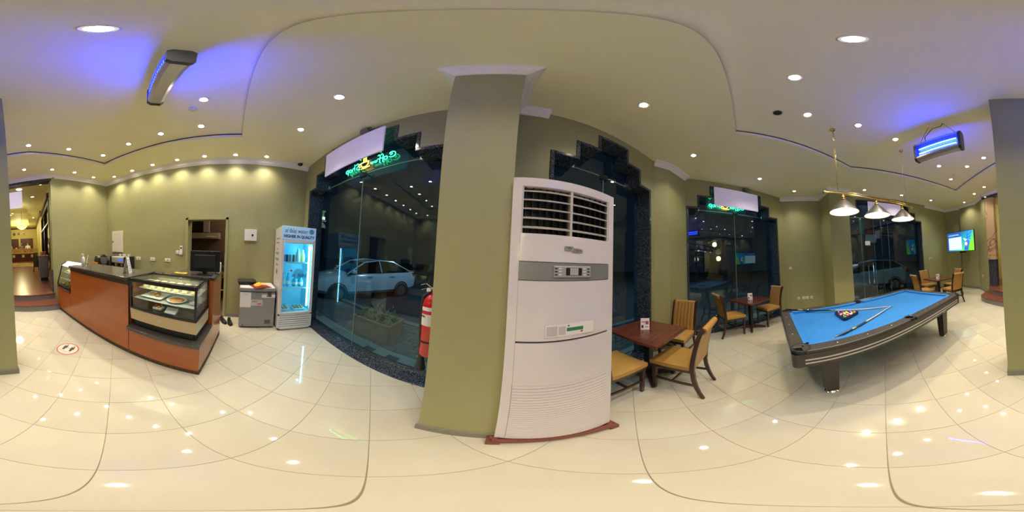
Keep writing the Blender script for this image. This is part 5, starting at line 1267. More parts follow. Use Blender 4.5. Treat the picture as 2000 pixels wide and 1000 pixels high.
display_case()
def small_case():
    e = empty('display_case', cw(0, -2.60, .617), CR, 'small slanted glass display case at the lobby end of the counter', 'display case')
    W = -.70; M_FR = MATS['black_frame']
    MB().box(-.48, .0, W, 0, 0, .05).build('base', M_FR, e)
    prof = [(.0, .05), (-.14, .54), (-.30, .575), (-.46, .575), (-.46, .05)]
    for y in (W, -.02):
        b = MB(); P = [(x, y+.01, z) for x, z in prof]; b.bar(P[:3]+[P[3], P[4]], .02, .022, (0, 1, 0)); b.build('side_frame', M_FR, e)
        MB().extr([(x*.97-.005, .05+(z-.05)*.97) for x, z in prof], y+.008, y+.012).build('side_glass', M_GLASS2, e)
    b = MB(); b.hexa([(-.006, W+.02, .05), (0, W+.02, .05), (0, -.02, .05), (-.006, -.02, .05), (-.136, W+.02, .50), (-.13, W+.02, .50), (-.13, -.02, .50), (-.136, -.02, .50)]); b.build('front_glass', M_GLASS2, e)
    b = MB(); b.hexa([(-.15, W, .50), (-.125, W, .50), (-.125, 0, .50), (-.15, 0, .50), (-.32, W, .58), (-.30, W, .60), (-.30, 0, .60), (-.32, 0, .58)]); b.build('light_hood', mat('lit_hood', (.9, .9, .95), .4, emit=(.9, .9, 1), estr=.7), e)
    MB().box(-.47, -.455, W, 0, .05, .57).build('rear_panel', mat('milky_panel', (.42, .40, .30), .4), e); MB().box(-.47, -.30, W, 0, .575, .585).build('case_top', M_CTOP, e)
    for z, x in ((.20, -.06), (.35, -.11)): MB().box(-.45, x, W+.025, -.025, z, z+.006).build('glass_shelf', MATS['shelf_glass'], e)
    k = 0
    for z, xs in ((.052, (-.15,)), (.208, (-.2,)), (.358, (-.24,))):
        for y in (-.16, -.36, -.56):
            k += 1
            t = empty('dessert_plate', cw(xs[0], -2.60+y, .617+z), CR, 'small white dessert plate in the slanted case, %s shelf, %s from the bottle' % (('lowest', 'middle', 'top')[int((k-1)//3)], ('first', 'second', 'third')[(k-1) % 3]), 'plate', 'plates in the slanted case')
            MB().lathe([(.05, 0), (.08, .012), (.082, .015), (.05, .006), (.0001, .006)], (0, 0, 0), 18).build('dish', M_WHITE, t, smooth=40)
            pastry(t, 0, 0, .007, .045, (mat('custard', (.75, .48, .06), .4), mat('cream_cake', (.75, .70, .60), .5), MATS['baked_crust'])[k % 3])
    lamp('case_light', 'AREA', cw(-.25, -2.95, 1.15), 1.6, (.95, .97, 1), size=.4)
small_case()

# things on the counter
def bottle():
    e = empty('pump_bottle', cw(-.25, -2.45, 1.191), 0, 'white pump bottle standing on the counter top by the slanted case', 'bottle')
    MB().lathe([(.0001, 0), (.034, 0), (.037, .01), (.037, .14), (.03, .165), (.014, .18), (.014, .195)], (0, 0, 0), 18).build('bottle_body', M_WHITE, e, smooth=40)
    MB().lathe([(.017, .192), (.017, .215), (.008, .218), (.008, .235)], (0, 0, 0), 14).build('pump_collar', M_WHITE, e); MB().bar([(-.014, 0, .238), (.012, 0, .24), (.04, 0, .232)], .016, .012, (0, 1, 0)).build('nozzle', M_WHITE, e)
bottle()
def tent(x, y, lab, rz, h=.235, w=.07):
    e = empty('tent_card', cw(x, y, 1.191), rz, lab, 'card', 'tent cards on the counter')
    for s in (-1, 1): 
        MB().hexa([(-w, s*.05-.0012, 0), (w, s*.05-.0012, 0), (w, s*.05+.0012, 0), (-w, s*.05+.0012, 0), (-w*.8, s*.003-.0012, h), (w*.8, s*.003-.0012, h), (w*.8, s*.003+.0012, h), (-w*.8, s*.003+.0012, h)]).build('card_face', M_PAPER, e)
        b = MB()
        for k in range(7):
            z0 = .03+k*.026; f = lambda z: s*(.05-.047*z/h)+s*.0018
            b.quad((-w*.7, f(z0), z0), (w*.7-.02*(k % 3), f(z0), z0), (w*.7-.02*(k % 3), f(z0+.01), z0+.01), (-w*.7, f(z0+.01), z0+.01))
        b.build('print_lines', mat('grey_print', (.3, .3, .3), .5), e)
tent(-.24, -1.19, 'folded menu tent card on the counter top next to the big display case', R(20))
tent(-.28, -2.30, 'folded menu tent card on the counter top next to the pump bottle', R(60), .22, .055)
def monitor():
    e = empty('till_monitor', cw(-.72, -.17, 1.191), R(90)+R(6), 'black till monitor seen from behind, above the display case', 'monitor')
    MB().rbox(-.215, .215, -.02, .015, .045, .345, .008).build('screen_back', M_BLACK, e); MB().rbox(-.15, .15, -.045, -.02, .09, .29, .02).build('rear_bulge', mat('matt_black', (.008, .008, .009), .6), e)
    MB().box(-.03, .03, -.02, .01, 0, .05).build('stand_neck', M_BLACK, e); MB().rbox(-.11, .11, -.08, .09, 0, .012, .004).build('stand_base', M_BLACK, e); MB().tube([(.12, -.03, .1), (.17, -.05, .02), (.2, -.03, .012), (.21, .1, .012)], .005, 6).build('cable', M_RUBBER, e)
    p = empty('receipt_printer', cw(-.98, -.08, 1.191), R(90), 'white receipt printer behind the till monitor', 'printer')
    MB().rbox(-.07, .09, -.1, .1, 0, .16, .015).build('printer_body', M_WHITE, p); MB().box(-.04, .06, -.04, .0, .16, .163).build('paper_slot', M_BLACK, p); MB().box(-.035, .055, -.03, -.028, .16, .22).build('paper', M_PAPER, p)
    y = empty('yellow_pad', cw(-.62, -.50, 1.191), CR, 'yellow note pad lying on the counter beside the monitor', 'note pad'); MB().rbox(-.05, .05, -.09, .09, 0, .018, .003).build('paper_block', mat('yellow_paper', (.62, .45, .03), .6), y); MB().bar([(-.02, -.06, .021), (.02, .05, .021)], .008, .008).build('pen', mat('pink_pen', (.7, .25, .2), .4), y)
monitor()
def back_bar():
    e = empty('back_worktop', (-3.22, -2.85, 0), 0, 'low grey worktop against the counter wall', 'worktop')
    MB().rbox(-.29, .30, -1.0, 1.0, .90, .94, .004, 1).build('worktop_slab', M_CTOP, e); 
    for y0, y1 in ((-1.0, -.34), (-.33, .33), (.34, 1.0)): MB().box(-.28, .27, y0, y1, .06, .90).build('cupboard', M_OR, e)
    MB().box(-.28, .24, -1.0, 1.0, 0, .06).build('plinth', M_KEYD, e)
    z = .941
    g = empty('coffee_grinder', (-3.30, -3.74, z), R(60), 'clear-lidded coffee grinder at the counter corner', 'grinder')
    MB().rbox(-.09, .09, -.1, .1, 0, .22, .02).build('grinder_body', M_BLACK, g); MB().lathe([(.05, .22), (.10, .26), (.11, .36), (.10, .365), (.0001, .37)], (0, 0, 0), 16).build('bean_hopper', mat('smoky_hopper', (.35, .33, .32), .15, alpha=.7), g, smooth=40); MB().box(-.04, .04, -.14, -.1, .09, .13).build('fork', M_CHROME, g)
    m = empty('espresso_machine', (-3.22, -3.0, z), R(85), 'chrome and black espresso machine with cups on top', 'espresso machine')
    MB().rbox(-.30, .30, -.15, .2, .18, .36, .03).build('machine_head', mat('satin_silver', (.55, .54, .52), .3, .5), m); MB().rbox(-.30, .30, -.20, .2, 0, .06, .01).build('drip_tray', M_BLACK, m)
    for x in (-.28, .28): MB().rbox(x-.03, x+.03, -.18, .2, .05, .37, .03).build('side_cheek', M_BLACK, m)
    MB().box(.05, .18, -.156, -.148, .25, .31).build('blue_display', mat('blue_display', (.02, .05, .5), .3, emit=(.04, .1, 1), estr=1.2, sample=False), m)
    for x in (-.12, .12): MB().lathe([(.04, .10), (.04, .17), (.03, .18)], (x, -.09, 0), 14).build('group_head', M_CHROME, m); MB().tube([(x, -.09, .12), (x, -.26, .11)], .014).build('portafilter', M_BLACK, m)
    for k, (x, y) in enumerate(((-.12, .06), (-.02, .1), (.08, .04), (.18, .1))):
        c = empty('coffee_cup', (-3.22+x*math.cos(R(85))-y*math.sin(R(85)), -3.0+x*math.sin(R(85))+y*math.cos(R(85)), z+.361), 0, 'white coffee cup on the espresso machine, %s from the corner' % ('first', 'second', 'third', 'fourth')[k], 'cup', 'cups on the espresso machine')
        MB().lathe([(.022, 0), (.034, .03), (.037, .06), (.034, .06), (.03, .03), (.0001, .006)], (0, 0, 0), 14).build('cup_body', M_WHITE, c, smooth=40); MB().tube([(.034, 0, .05), (.055, 0, .04), (.033, 0, .02)], .004, 6).build('cup_handle', M_WHITE, c)
    b = empty('blender', (-2.98, -3.46, z), 0, 'grey blender with a black lid on the worktop', 'blender')
    MB().lathe([(.09, 0), (.085, .12), (.07, .14)], (0, 0, 0), 18).build('blender_base', M_BLACK, b, smooth=40); MB().lathe([(.065, .14), (.09, .18), (.095, .34), (.08, .345)], (0, 0, 0), 18).build('blender_jug', mat('smoky_jug', (.16, .19, .20), .2), b, smooth=40); MB().lathe([(.09, .345), (.085, .37), (.05, .38), (.05, .40), (.0001, .402)], (0, 0, 0), 18).build('blender_lid', M_BLACK, b)
    h = empty('rice_cooker', (-3.0, -3.70, z), 0, 'dark domed cooker behind the orange tin', 'cooker')
    MB().lathe([(.12, 0), (.14, .06), (.14, .24), (.12, .33), (.06, .385), (.0001, .395)], (0, 0, 0), 22).build('cooker_body', mat('dark_dome', (.03, .02, .025), .2), h, smooth=50); MB().lathe([(.10, .355), (.05, .39), (.0001, .398)], (0, 0, 0), 18).build('steel_lid', M_CHROME, h, smooth=50)
    o = empty('orange_tin', (-2.80, -3.40, z), 0, 'orange box standing in front of the dark cooker', 'box')
    o.location = (-2.90, -3.87, z); MB().rbox(.05, .10, .10, .30, 0, .17, .008).build('tin_body', mat('orange_tin', (.75, .25, .02), .35), o); MB().rbox(.045, .105, .095, .305, .17, .185, .006).build('tin_lid', mat('orange_tin', (.75, .25, .02), .35), o)
back_bar()

# ------------------------------------------------------------------ drinks fridge
def fridge():
    e = empty('drinks_fridge', (-2.86, 1.0, 0), R(90), 'white glass-door water fridge glowing blue beside the window', 'fridge')
    M_FW = mat('white_fridge', (.70, .68, .68), .3); M_IN = mat('cyan_interior', (.30, .68, .80), .4)
    hw = .335; D = .60
    MB().rbox(-hw, -hw+.03, .03, D, .03, 2.03, .006, 1).build('side_wall', M_FW, e); MB().rbox(hw-.03, hw, .03, D, .03, 2.03, .006, 1).build('side_wall', M_FW, e)
    MB().box(-hw+.03, hw-.03, D-.03, D, .03, 2.03).build('back_wall', M_IN, e); MB().box(-hw+.03, hw-.03, .03, D-.03, 1.78, 2.03).build('header_box', M_FW, e); MB().box(-hw+.03, hw-.03, .03, D-.03, .03, .37).build('compressor_box', M_FW, e)
    for s in (-1, 1): MB().box(min(s*(hw-.03), s*(hw-.034)), max(s*(hw-.03), s*(hw-.034)), .04, D-.03, .37, 1.78).build('liner', M_IN, e)
    MB().box(-hw+.03, hw-.03, .04, D-.03, .37, .376).build('liner_floor', M_IN, e); MB().box(-hw+.03, hw-.03, .04, D-.03, 1.774, 1.78).build('liner_roof', M_IN, e)
    hd = MB().rbox(-hw, hw, 0, .035, 1.79, 2.04, .008).build('header_panel', mat('header_blue', (.34, .52, .72), .3, emit=(.35, .55, .8), estr=.25, sample=False), e)
    M_NAVY = mat('navy_ink', (.02, .04, .14), .5)
    text('header_text', 'al falaj water', .115, M_NAVY, hd, (-.06, -.002, 1.955), shear=.25, width=.45); text('header_text', 'HIGHER IN QUALITY', .075, M_NAVY, hd, (-.0, -.002, 1.85), bold=.003, width=.60)
    MB().lathe([(.0001, 0), (.05, 0), (.05, -.002)], (.24, -.001, 1.965), 18, 'y').build('logo_oval', mat('logo_blue', (.10, .35, .65), .4), hd)
    # door frame and glass
    dr = MB().rbox(-hw, -hw+.06, -.005, .03, .36, 1.78, .006, 1).build('door_frame', M_FW, e); MB().rbox(hw-.06, hw, -.005, .03, .36, 1.78, .006, 1).build('door_frame', M_FW, e); MB().rbox(-hw+.06, hw-.06, -.005, .03, 1.725, 1.78, .006, 1).build('door_frame', M_FW, e); MB().rbox(-hw+.06, hw-.06, -.005, .03, .36, .40, .006, 1).build('door_frame', M_FW, e)
    MB().box(-hw+.06, hw-.06, .008, .014, .40, 1.725).build('door_glass', glass('fridge_glass', (.80, .95, .98)), e)
    MB().rbox(-hw+.02, -hw+.04, -.03, -.005, .85, 1.25, .006).build('handle', M_FW, e)
    text('door_decal', 'al falaj', .10, M_NAVY, e, (.03, .004, 1.135), shear=.25, width=.29); MB().lathe([(.0001, 0), (.10, 0), (.10, -.001)], (.02, .0075, 1.16), 24, 'y').build('decal_oval', mat('decal_cyan', (.08, .50, .75), .4, alpha=.45), e)
    MB().lathe([(.0001, 0), (.02, 0), (.02, -.001)], (-.12, .006, 1.22), 12, 'y').build('decal_dot', mat('red_print', (.6, .03, .06), .5), e)
    M_TU = mat('fridge_tube', (.8, 1, 1), .3, emit=(.40, .85, 1.0), estr=16)
    MB().tube([(.235, .05, .50), (.235, .05, 1.70)], .016, 10).build('light_tube', M_TU, e)
    lamp('fridge_light', 'POINT', (-2.98, 1.20, 1.66), 2.0, (.35, .80, 1.0), shadow_soft_size=.02)
    # louvred foot
    MB().box(-hw+.02, hw-.02, .01, .04, .04, .34).build('grille_back', M_SKIRT, e)
    for k in range(6): z = .06+k*.046; MB().hexa([(-hw+.03, -.004, z), (hw-.03, -.004, z), (hw-.03, .02, z+.006), (-hw+.03, .02, z+.006), (-hw+.03, -.004, z+.026), (hw-.03, -.004, z+.026), (hw-.03, .02, z+.036), (-hw+.03, .02, z+.036)]).build('grille_slat', M_FW, e)
    b = MB(); b.box(-hw, -hw+.035, -.004, .03, .03, .355); b.box(hw-.035, hw, -.004, .03, .03, .355); b.box(-hw, hw, -.004, .03, .335, .355); b.box(-hw, hw, -.004, .03, .03, .055); b.build('grille_frame', M_FW, e)
    for x in (-.28, .28):
        for y in (.08, .52): MB().lathe([(.025, 0), (.02, .03)], (x, y, 0), 10).build('foot', M_BLACK, e)
    # side print
    for z, w_, h_ in ((1.80, .34, .03), (1.72, .28, .025), (1.60, .14, .02), (1.50, .30, .05), (1.38, .30, .05), (1.28, .16, .04)): MB().box(-hw-.0015, -hw, .32-w_/2, .32+w_/2, z, z+h_).build('side_print', mat('grey_print', (.3, .3, .3), .5), e)
    MB().lathe([(.0001, 0), (.05, 0), (.05, .0015)], (-hw-.0015, .30, 1.16), 16, 'x').build('side_print', mat('blue_print', (.06, .08, .35), .5), e); MB().box(-hw-.0015, -hw, .24, .42, .50, .78).build('side_print', MATS['blue_print'], e)
    for z in (.862, 1.352):
        b = MB(); b.box(-hw+.034, hw-.034, .06, .07, z, z+.018); b.box(-hw+.034, hw-.034, D-.05, D-.04, z, z+.01)
        for k in range(14): x = lerp(-hw+.05, hw-.05, k/13); b.tube([(x, .06, z+.008), (x, D-.045, z+.008)], .0025, 4)
        b.build('wire_shelf', M_WHITE, e)
    def fw(x, y, z): return (-2.86-y, 1.0+x, z)
    cans = [(-.245, (.03, .10, .35), 'dark blue'), (-.175, (.01, .04, .16), 'navy'), (-.105, (.40, .38, .36), 'silver'), (-.035, (.18, .22, .22), 'grey')]
    for x, col, nm in cans:
        c = empty('drink_can', fw(x, .16, 1.374), 0, '%s drink can on the top fridge shelf' % nm, 'can', 'cans in the fridge')
        MB().lathe([(.024, 0), (.031, .008), (.031, .125), (.026, .137)], (0, 0, 0), 16).build('can_body', mat('can_'+nm, col, .25, .3), c, smooth=40); MB().lathe([(.026, .137), (.024, .139), (.0001, .136)], (0, 0, 0), 16).build('can_lid', M_CHROME, c)
    for k, (x, z, h_, r_, col, nm) in enumerate(((.06, 1.374, .26, .05, (.70, .75, .78), 'milk-white bottle on the top fridge shelf'), (.16, 1.374, .24, .045, (.65, .60, .25), 'bottle with a yellow label on the top fridge shelf'), (-.22, .882, .26, .04, (.10, .55, .75), 'first clear water bottle on the middle fridge shelf'), (-.12, .882, .26, .04, (.10, .55, .75), 'second clear water bottle on the middle fridge shelf'), (.02, .882, .20, .055, (.10, .50, .72), 'first squat water bottle on the middle fridge shelf'), (.14, .882, .20, .055, (.10, .50, .72), 'second squat water bottle on the middle fridge shelf'))):
        c = empty('drink_bottle', fw(x, .2, z), 0, nm, 'bottle', 'bottles in the fridge')
        MB().lathe([(.0001, 0), (r_*.9, 0), (r_, .01), (r_, h_*.62), (r_*.4, h_*.82), (r_*.36, h_*.92)], (0, 0, 0), 16).build('bottle_body', mat('bottle%d' % (k if k < 2 else 2 if k < 4 else 3), col, .15), c, smooth=40); MB().lathe([(r_*.4, h_*.92), (r_*.4, h_), (.0001, h_)], (0, 0, 0), 12).build('bottle_cap', M_WHITE if k < 2 else mat('blue_cap', (.05, .2, .5), .4), c); MB().lathe([(r_*1.01, h_*.2), (r_*1.012, h_*.45)], (0, 0, 0), 16).build('bottle_label', (M_PAPER, MATS['yellow_label'], M_PAPER, M_PAPER, M_PAPER, M_PAPER)[k], c)
    for x, nm, col in ((-.20, 'white tray of packed cookies on the fridge floor', (.50, .36, .20)), (.11, 'white tray of packed meat on the fridge floor', (.40, .24, .24))):
        c = empty('food_tray', fw(x, .2, .378), R(90), nm, 'tray', 'trays on the fridge floor'); MB().hexa([(-.10, -.08, 0), (.10, -.08, 0), (.10, .08, 0), (-.10, .08, 0), (-.12, -.10, .045), (.12, -.10, .045), (.12, .10, .045), (-.12, .10, .045)]).build('tray_shell', M_PAPER, c)
        for k in range(9): MB().sphere((-.07+.07*(k % 3), -.05+.05*(k//3), .06), .034, 8, .7).build('food_piece', mat('food'+nm[14:20], col, .6, var=.3, scale=30), c, smooth=60)
fridge()

# ------------------------------------------------------------------ chest freezer
def freezer():
    e = empty('chest_freezer', (-2.99, .29, 0), R(90), 'grey chest freezer with a white lid beside the fridge', 'freezer')
    M_G = mat('grey_enamel', (.28, .28, .29), .35, .25); hw = .335; D = .50
    MB().rbox(-hw, hw, 0, D, .03, .77, .012).build('cabinet', M_G, e); MB().rbox(-hw-.005, hw+.005, -.012, D, .785, .85, .012).build('lid', M_G, e); MB().box(-hw+.006, hw-.006, -.002, D-.01, .85, .856).build('lid_top', M_WHITE, e); MB().box(-hw+.01, hw-.01, .01, D-.01, .77, .785).build('gasket', M_BLACK, e)
    MB().rbox(.19, .26, -.025, .0, .72, .80, .006).build('lid_latch', M_DGREY, e)
    pp = MB().box(-.325, -.12, -.003, 0, .46, .765).build('taped_notice', M_PAPER, e)
    b = MB()
    for k in range(3): b.box(-.27+.02*k, -.17-.01*k, -.0035, -.003, .73-k*.013, .735-k*.013)
    b.build('notice_print', MATS['pale_grey_print'], pp)
    lb = MB().box(-.12, .10, -.003, 0, .50, .62).build('energy_label', mat('label_pale', (.60, .55, .56), .5), e); MB().box(-.1, .0, -.0036, -.003, .57, .60).build('label_print', MATS['grey_print'], lb); MB().box(.0, .08, -.0036, -.003, .52, .55).build('label_print', mat('pink_print', (.55, .12, .25), .5), lb)
    bd = MB().box(.08, .335, -.004, 0, .665, .725).build('badge_strip', M_WHITE, e); text('badge_text', 'SUPER', .035, M_INK, bd, (.22, -.005, .695), bold=.002)
    g = MB().rbox(.15, .27, -.004, .004, .10, .20, .003, 1).build('side_vent', M_SKIRT, e)
    for k in range(5): MB().box(.16, .26, -.006, -.003, .112+k*.018, .119+k*.018).build('vent_slot', M_BLACK, g)
    for x in (-.29, .29):
        for y in (.06, .44): MB().lathe([(.022, 0), (.018, .03)], (x, y, 0), 10).build('foot', M_BLACK, e)
    MB().lathe([(.012, 0), (.012, -.006), (.0001, -.007)], (-.26, 0, .07), 10, 'y').build('drain_plug', M_BLACK, e)
    t = empty('black_tray', (-3.32, .085, .857), R(4), 'shallow black tray on top of the freezer', 'tray')
    MB().hexa([(-.10, -.16, 0), (.10, -.16, 0), (.10, .16, 0), (-.10, .16, 0), (-.13, -.19, .07), (.13, -.19, .07), (.13, .19, .07), (-.13, .19, .07)]).build('tray_shell', mat('matt_black', (.008, .008, .009), .6), t); MB().hexa([(-.115, -.175, .071), (.115, -.175, .071), (.115, .175, .071), (-.115, .175, .071), (-.10, -.15, .09), (.10, -.15, .09), (.10, .15, .09), (-.10, .15, .09)]).build('tray_cover', M_RUBBER, t)
    c = empty('folded_cloth', (-3.12, .345, .857), R(20), 'yellow and dark red folded cloth on top of the freezer', 'cloth')
    def cl(x0, x1, y0, y1, h, m, nm, ph):
        b = MB(); b.grid(lambda u, v: (lerp(x0, x1, u), lerp(y0, y1, v), .004+h*math.sin(PI*u)**.6*math.sin(PI*v)**.6*(1+.25*math.sin(9*u+ph)+.2*math.cos(11*v+ph))), 14, 12); o = b.build(nm, m, c, smooth=60); md = o.modifiers.new('s', 'SOLIDIFY'); md.thickness = .004
    cl(-.14, .16, -.17, .17, .035, mat('dark_red_cloth', (.22, .02, .025), .8), 'red_layer', .5); cl(-.13, .10, -.13, .11, .065, mat('yellow_cloth', (.75, .48, .02), .8), 'yellow_layer', 1.9)
freezer()
e = empty('shoe', (-3.22, -.36, 0), R(30), 'black shoe on the floor by the kitchen doorway, nearer the counter', 'shoe', 'shoes by the kitchen door')
def shoe(e):
    b = MB(); S = [(-.13, .03, .07), (-.10, .04, .085), (-.03, .038, .08), (.03, .045, .06), (.09, .048, .05), (.13, .03, .035)]; vs = []; n = 8
    for x, w_, h_ in S: vs += [(x, w_*math.cos(t)*1.0, .018+h_*max(0, math.sin(t))) for t in [2*PI*k/n for k in range(n)]]
    fs = [tuple(range(n)), tuple(range((len(S)-1)*n, len(S)*n))]
    for i in range(len(S)-1):
        for j in range(n): fs.append((i*n+j, i*n+(j+1) % n, (i+1)*n+(j+1) % n, (i+1)*n+j))
    b.add(vs, fs); b.build('upper', mat('black_leather', (.012, .012, .013), .35), e, smooth=50)
    MB().prism([(-.14, -.03), (-.05, -.04), (.06, -.048), (.14, -.02), (.14, .02), (.06, .048), (-.05, .04), (-.14, .03)], 0, .02).build('sole', M_RUBBER, e); MB().lathe([(.03, .085), (.033, .095), (.022, .095), (.02, .07), (.0001, .05)], (-.085, 0, 0), 12).build('collar', M_RUBBER, e)
shoe(e)
e2 = copy_tree(e); e2.location = (-3.17, -.22, 0); e2.rotation_euler = (0, 0, R(15)); tag(e2, 'black shoe on the floor by the kitchen doorway, nearer the freezer', 'shoe')

# ------------------------------------------------------------------ wall fittings
def wallbox(nm, p, q, s, z, w_, h_, lab, cat, bits=(), m=None, t=.012):
    L, a = frame_of(p, q); e = empty(nm, (p[0]+math.cos(a)*s, p[1]+math.sin(a)*s, z), a, lab, cat)
    MB().rbox(-w_/2, w_/2, -t, 0, -h_/2, h_/2, .003, 1).build('plate', m or M_WHITE, e)
    for bn, x0, x1, z0, z1, bm_, dep in bits: MB().rbox(x0, x1, -t-dep, -t, z0, z1, .001, 1).build(bn, bm_, e)
    return e
def ls(y): return (BL, A0, y-BL[1])
M_WH2 = mat('cream_switch', (.70, .66, .55), .35)
wallbox('switch_cabinet', *ls(.13), 1.875, .26, .24, 'white electrical box on the wall above the freezer', 'electrical box', (('latch', .02, .06, -.02, .02, M_BLACK, .006),), t=.05)
wallbox('breaker_panel', *ls(-3.43), 1.71, .44, .64, 'tall cream breaker panel in the counter corner', 'breaker panel', (('door', -.20, .20, -.30, .30, M_WH2, .006), ('latch', -.19, -.16, -.03, .03, M_BLACK, .01)), M_WH2, t=.03)
for y, lab in ((-3.07, 'cream wall socket closest to the breaker panel, above the espresso machine'), (-2.65, 'cream wall socket second from the breaker panel'), (-2.2, 'cream double wall socket in the middle of the counter wall'), (-1.77, 'cream double wall socket next to the air conditioner remote')):
    wallbox('wall_socket', *ls(y), 1.245, .15, .085, lab, 'socket', (('rocker', -.055, -.03, -.02, .02, M_WHITE, .004), ('rocker', .03, .055, -.02, .02, M_WHITE, .004), ('pin_hole', -.008, .008, -.012, .012, M_INK, .001)), M_WH2)
wallbox('light_switch', *ls(-1.51), 1.445, .085, .085, 'small cream light switch beside the air conditioner remote', 'switch', (('rocker', -.02, .02, -.025, .025, M_WHITE, .005),), M_WH2)
wallbox('remote_control', *ls(-1.42), 1.50, .06, .20, 'white remote control in its wall holder beside the kitchen doorway', 'remote', (('holder', -.033, .033, -.105, -.02, M_WHITE, .012), ('display', -.018, .018, .03, .07, M_INK, .002)), t=.02)
wallbox('light_switch', B1, D1, .17, 1.43, .085, .085, 'small white switch on the wall strip behind the pool table', 'switch', (('rocker', -.018, .018, -.02, .02, M_WHITE, .005),), M_WH2)
for s_, m_, lab in ((.37, M_WH2, 'cream socket plate low behind the pool table, nearest the corner window'), (.53, M_WHITE, 'white blank plate low behind the pool table'), (.64, M_WHITE, 'white data plate low behind the pool table'), (.77, M_WH2, 'cream socket plate low behind the pool table, nearest the lamp pier')):
    wallbox('wall_socket', B1, D1, s_, .475, .09, .09, lab, 'socket', (('socket_face', -.025, .025, -.025, .025, M_WHITE, .003), ('pin_hole', -.006, .006, -.01, .01, M_INK, .004)), m_)
Lc = math.hypot(C1[0]-C0[0], C1[1]-C0[1])
for s_, lab in ((3.38, 'left of the two cream switches beside the glass doorway'), (3.52, 'right of the two cream switches beside the glass doorway')):
    wallbox('light_switch', C0, C1, s_, 1.41, .09, .09, lab, 'switch', (('rocker', -.018, .018, -.02, .02, M_BLACK if s_ > 3.4 else M_WHITE, .005),), M_WH2)
wallbox('wall_socket', T4, T5, .42, .62, .08, .12, 'white socket low on the wall next to the lobby steps', 'socket', (('socket_face', -.025, .025, -.03, .03, M_WHITE, .004), ('cable', -.004, .004, -.5, -.05, M_WH2, .004)))

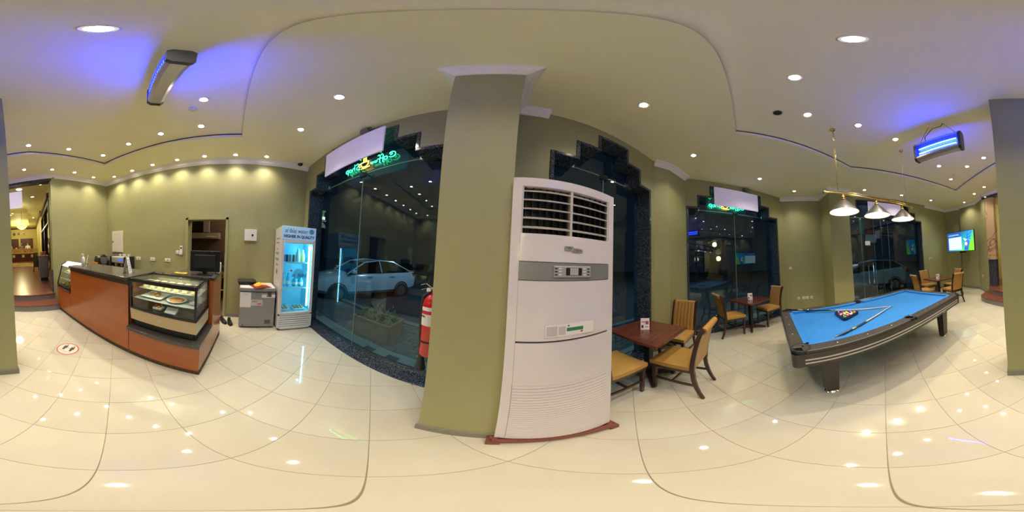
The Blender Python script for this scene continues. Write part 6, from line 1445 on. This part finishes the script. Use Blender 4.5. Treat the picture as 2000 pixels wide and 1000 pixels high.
# ------------------------------------------------------------------ television
def television():
    e = empty('television', (2.075, -6.38, 2.045), R(154), 'large wall television showing a blue and green screen', 'television')
    w_, h_ = .765, .415
    MB().rbox(-w_, w_, 0, .05, -h_, h_, .008).build('casing', M_BLACK, e)
    def em(nm, c, s_=1.0): return mat('screen_'+nm, tuple(x*.05 for x in c), .3, emit=c, estr=s_, sample=True)
    m = bpy.data.materials.new('screen_gradient'); m.use_nodes = True; nt = m.node_tree; b_ = nt.nodes['Principled BSDF']
    tc = _n(nt, 'ShaderNodeTexCoord'); sp = _n(nt, 'ShaderNodeSeparateXYZ'); rp = _n(nt, 'ShaderNodeValToRGB'); ad = _n(nt, 'ShaderNodeMath', operation='SUBTRACT')
    nt.links.new(tc.outputs['Generated'], sp.inputs[0]); nt.links.new(sp.outputs[0], ad.inputs[0]); 
    ml = _n(nt, 'ShaderNodeMath', operation='MULTIPLY'); ml.inputs[1].default_value = .55; nt.links.new(sp.outputs[2], ml.inputs[0]); nt.links.new(ml.outputs[0], ad.inputs[1]); nt.links.new(ad.outputs[0], rp.inputs['Fac'])
    el = rp.color_ramp.elements; el[0].position = -.0; el[0].color = (.01, .10, .40, 1); el[1].position = .75; el[1].color = (.18, .75, .05, 1); x_ = el.new(.35); x_.color = (.02, .40, .45, 1)
    b_.inputs['Base Color'].default_value = (.02, .02, .02, 1); nt.links.new(rp.outputs['Color'], b_.inputs['Emission Color']); b_.inputs['Emission Strength'].default_value = 1.1
    sc = MB().box(-w_+.02, w_-.02, -.003, .0, -h_+.02, h_-.02).build('screen', m, e)
    MB().box(-.66, .10, -.005, -.003, -.34, .18).build('white_panel', em('white', (.62, .95, .92), 1.1), sc)
    text('screen_title', 'COFFEE SHOP MENU', .075, em('title', (.7, .95, 1)), sc, (-.35, -.006, .275), width=.62)
    MB().hexa([(.22, -.0045, -.39), (.44, -.0045, -.39), (.44, -.003, -.39), (.22, -.003, -.39), (.42, -.0045, .39), (.66, -.0045, .39), (.66, -.003, .39), (.42, -.003, .39)]).build('blue_ribbon', em('ribbon', (.02, .25, .75)), sc)
    MB().tube([(.60, -.006, .36), (.48, -.006, .30), (.64, -.006, .24), (.46, -.006, .18), (.60, -.006, .12), (.44, -.006, .05), (.56, -.006, -.01)], .016, 6).build('wave_motif', em('wave', (.10, .60, .95)), sc)
    MB().add([(.20, -.006, .12), (.42, -.006, .04), (.30, -.006, -.02)], [(0, 1, 2)]).build('white_splash', em('white', (.62, .95, .92), 1.1), sc); MB().lathe([(.0001, 0), (.11, 0), (.11, -.001)], (.36, -.006, -.12), 18, 'y').build('purple_ring', em('purple', (.25, .12, .55)), sc); MB().lathe([(.0001, 0), (.07, 0), (.07, -.001)], (.34, -.0075, -.12), 18, 'y').build('white_spot', em('white', (.62, .95, .92), 1.1), sc)
    MB().box(.25, .45, -.006, -.004, -.36, -.24).build('blue_block', em('block', (.02, .18, .55)), sc)
    MB().add([(.52, -.006, -.10), (.74, -.006, -.04), (.74, -.006, -.39), (.46, -.006, -.39)], [(0, 1, 2, 3)]).build('lime_field', em('lime', (.25, .75, .04)), sc)
    b = MB(); b.box(-.18, .18, .05, .08, -.15, .15); b.bar([(0, .08, 0), (.12, .22, 0), (0, .40, 0)], .05, .05, (0, 0, 1)); b.box(-.12, .12, .40, .43, -.2, .2); b.build('wall_arm', M_BLACK, e)
    MB().rbox(-.06, .12, .02, .20, -h_-.06, -h_-.005, .01).build('set_top_box', M_BLACK, e)
television()

# ------------------------------------------------------------------ distancing sticker on the floor
def sticker():
    e = empty('floor_sticker', (-1.0, -1.955, .0004), R(118), 'round red-rimmed distancing sticker on the floor tiles', 'sticker')
    MB().lathe([(.155, 0), (.155, .0006), (.0001, .0006)], (0, 0, 0), 40).build('white_disc', mat('sticker_white', (.72, .66, .55), .25), e)
    MB().lathe([(.142, .0006), (.142, .0011), (.158, .0011), (.158, 0)], (0, 0, 0), 40, cap=False).build('red_rim', mat('sticker_red', (.55, .06, .05), .3), e)
    M_GP = mat('sticker_print', (.07, .055, .06), .4)
    for x in (-.055, .055):
        f = MB(); f.lathe([(.014, .0006), (.014, .001), (.0001, .001)], (x, .095, 0), 14); f.prism([(x-.026, .072), (x+.026, .072), (x+.030, .01), (x+.02, .01), (x+.018, -.045), (x-.018, -.045), (x-.02, .01), (x-.030, .01)], .0006, .001); f.build('person_symbol', M_GP, e)
    MB().box(-.02, .02, .02, .026, .0006, .001).build('distance_arrow', M_GP, e)
    text('sticker_text', 'KEEP YOUR DISTANCE', .022, M_GP, e, (0, -.075, .0008), rot=(0, 0, 0), extrude=.0002, width=.19); text('sticker_text', '2 METERS', .018, M_GP, e, (0, -.105, .0008), rot=(0, 0, 0), extrude=.0002)
sticker()
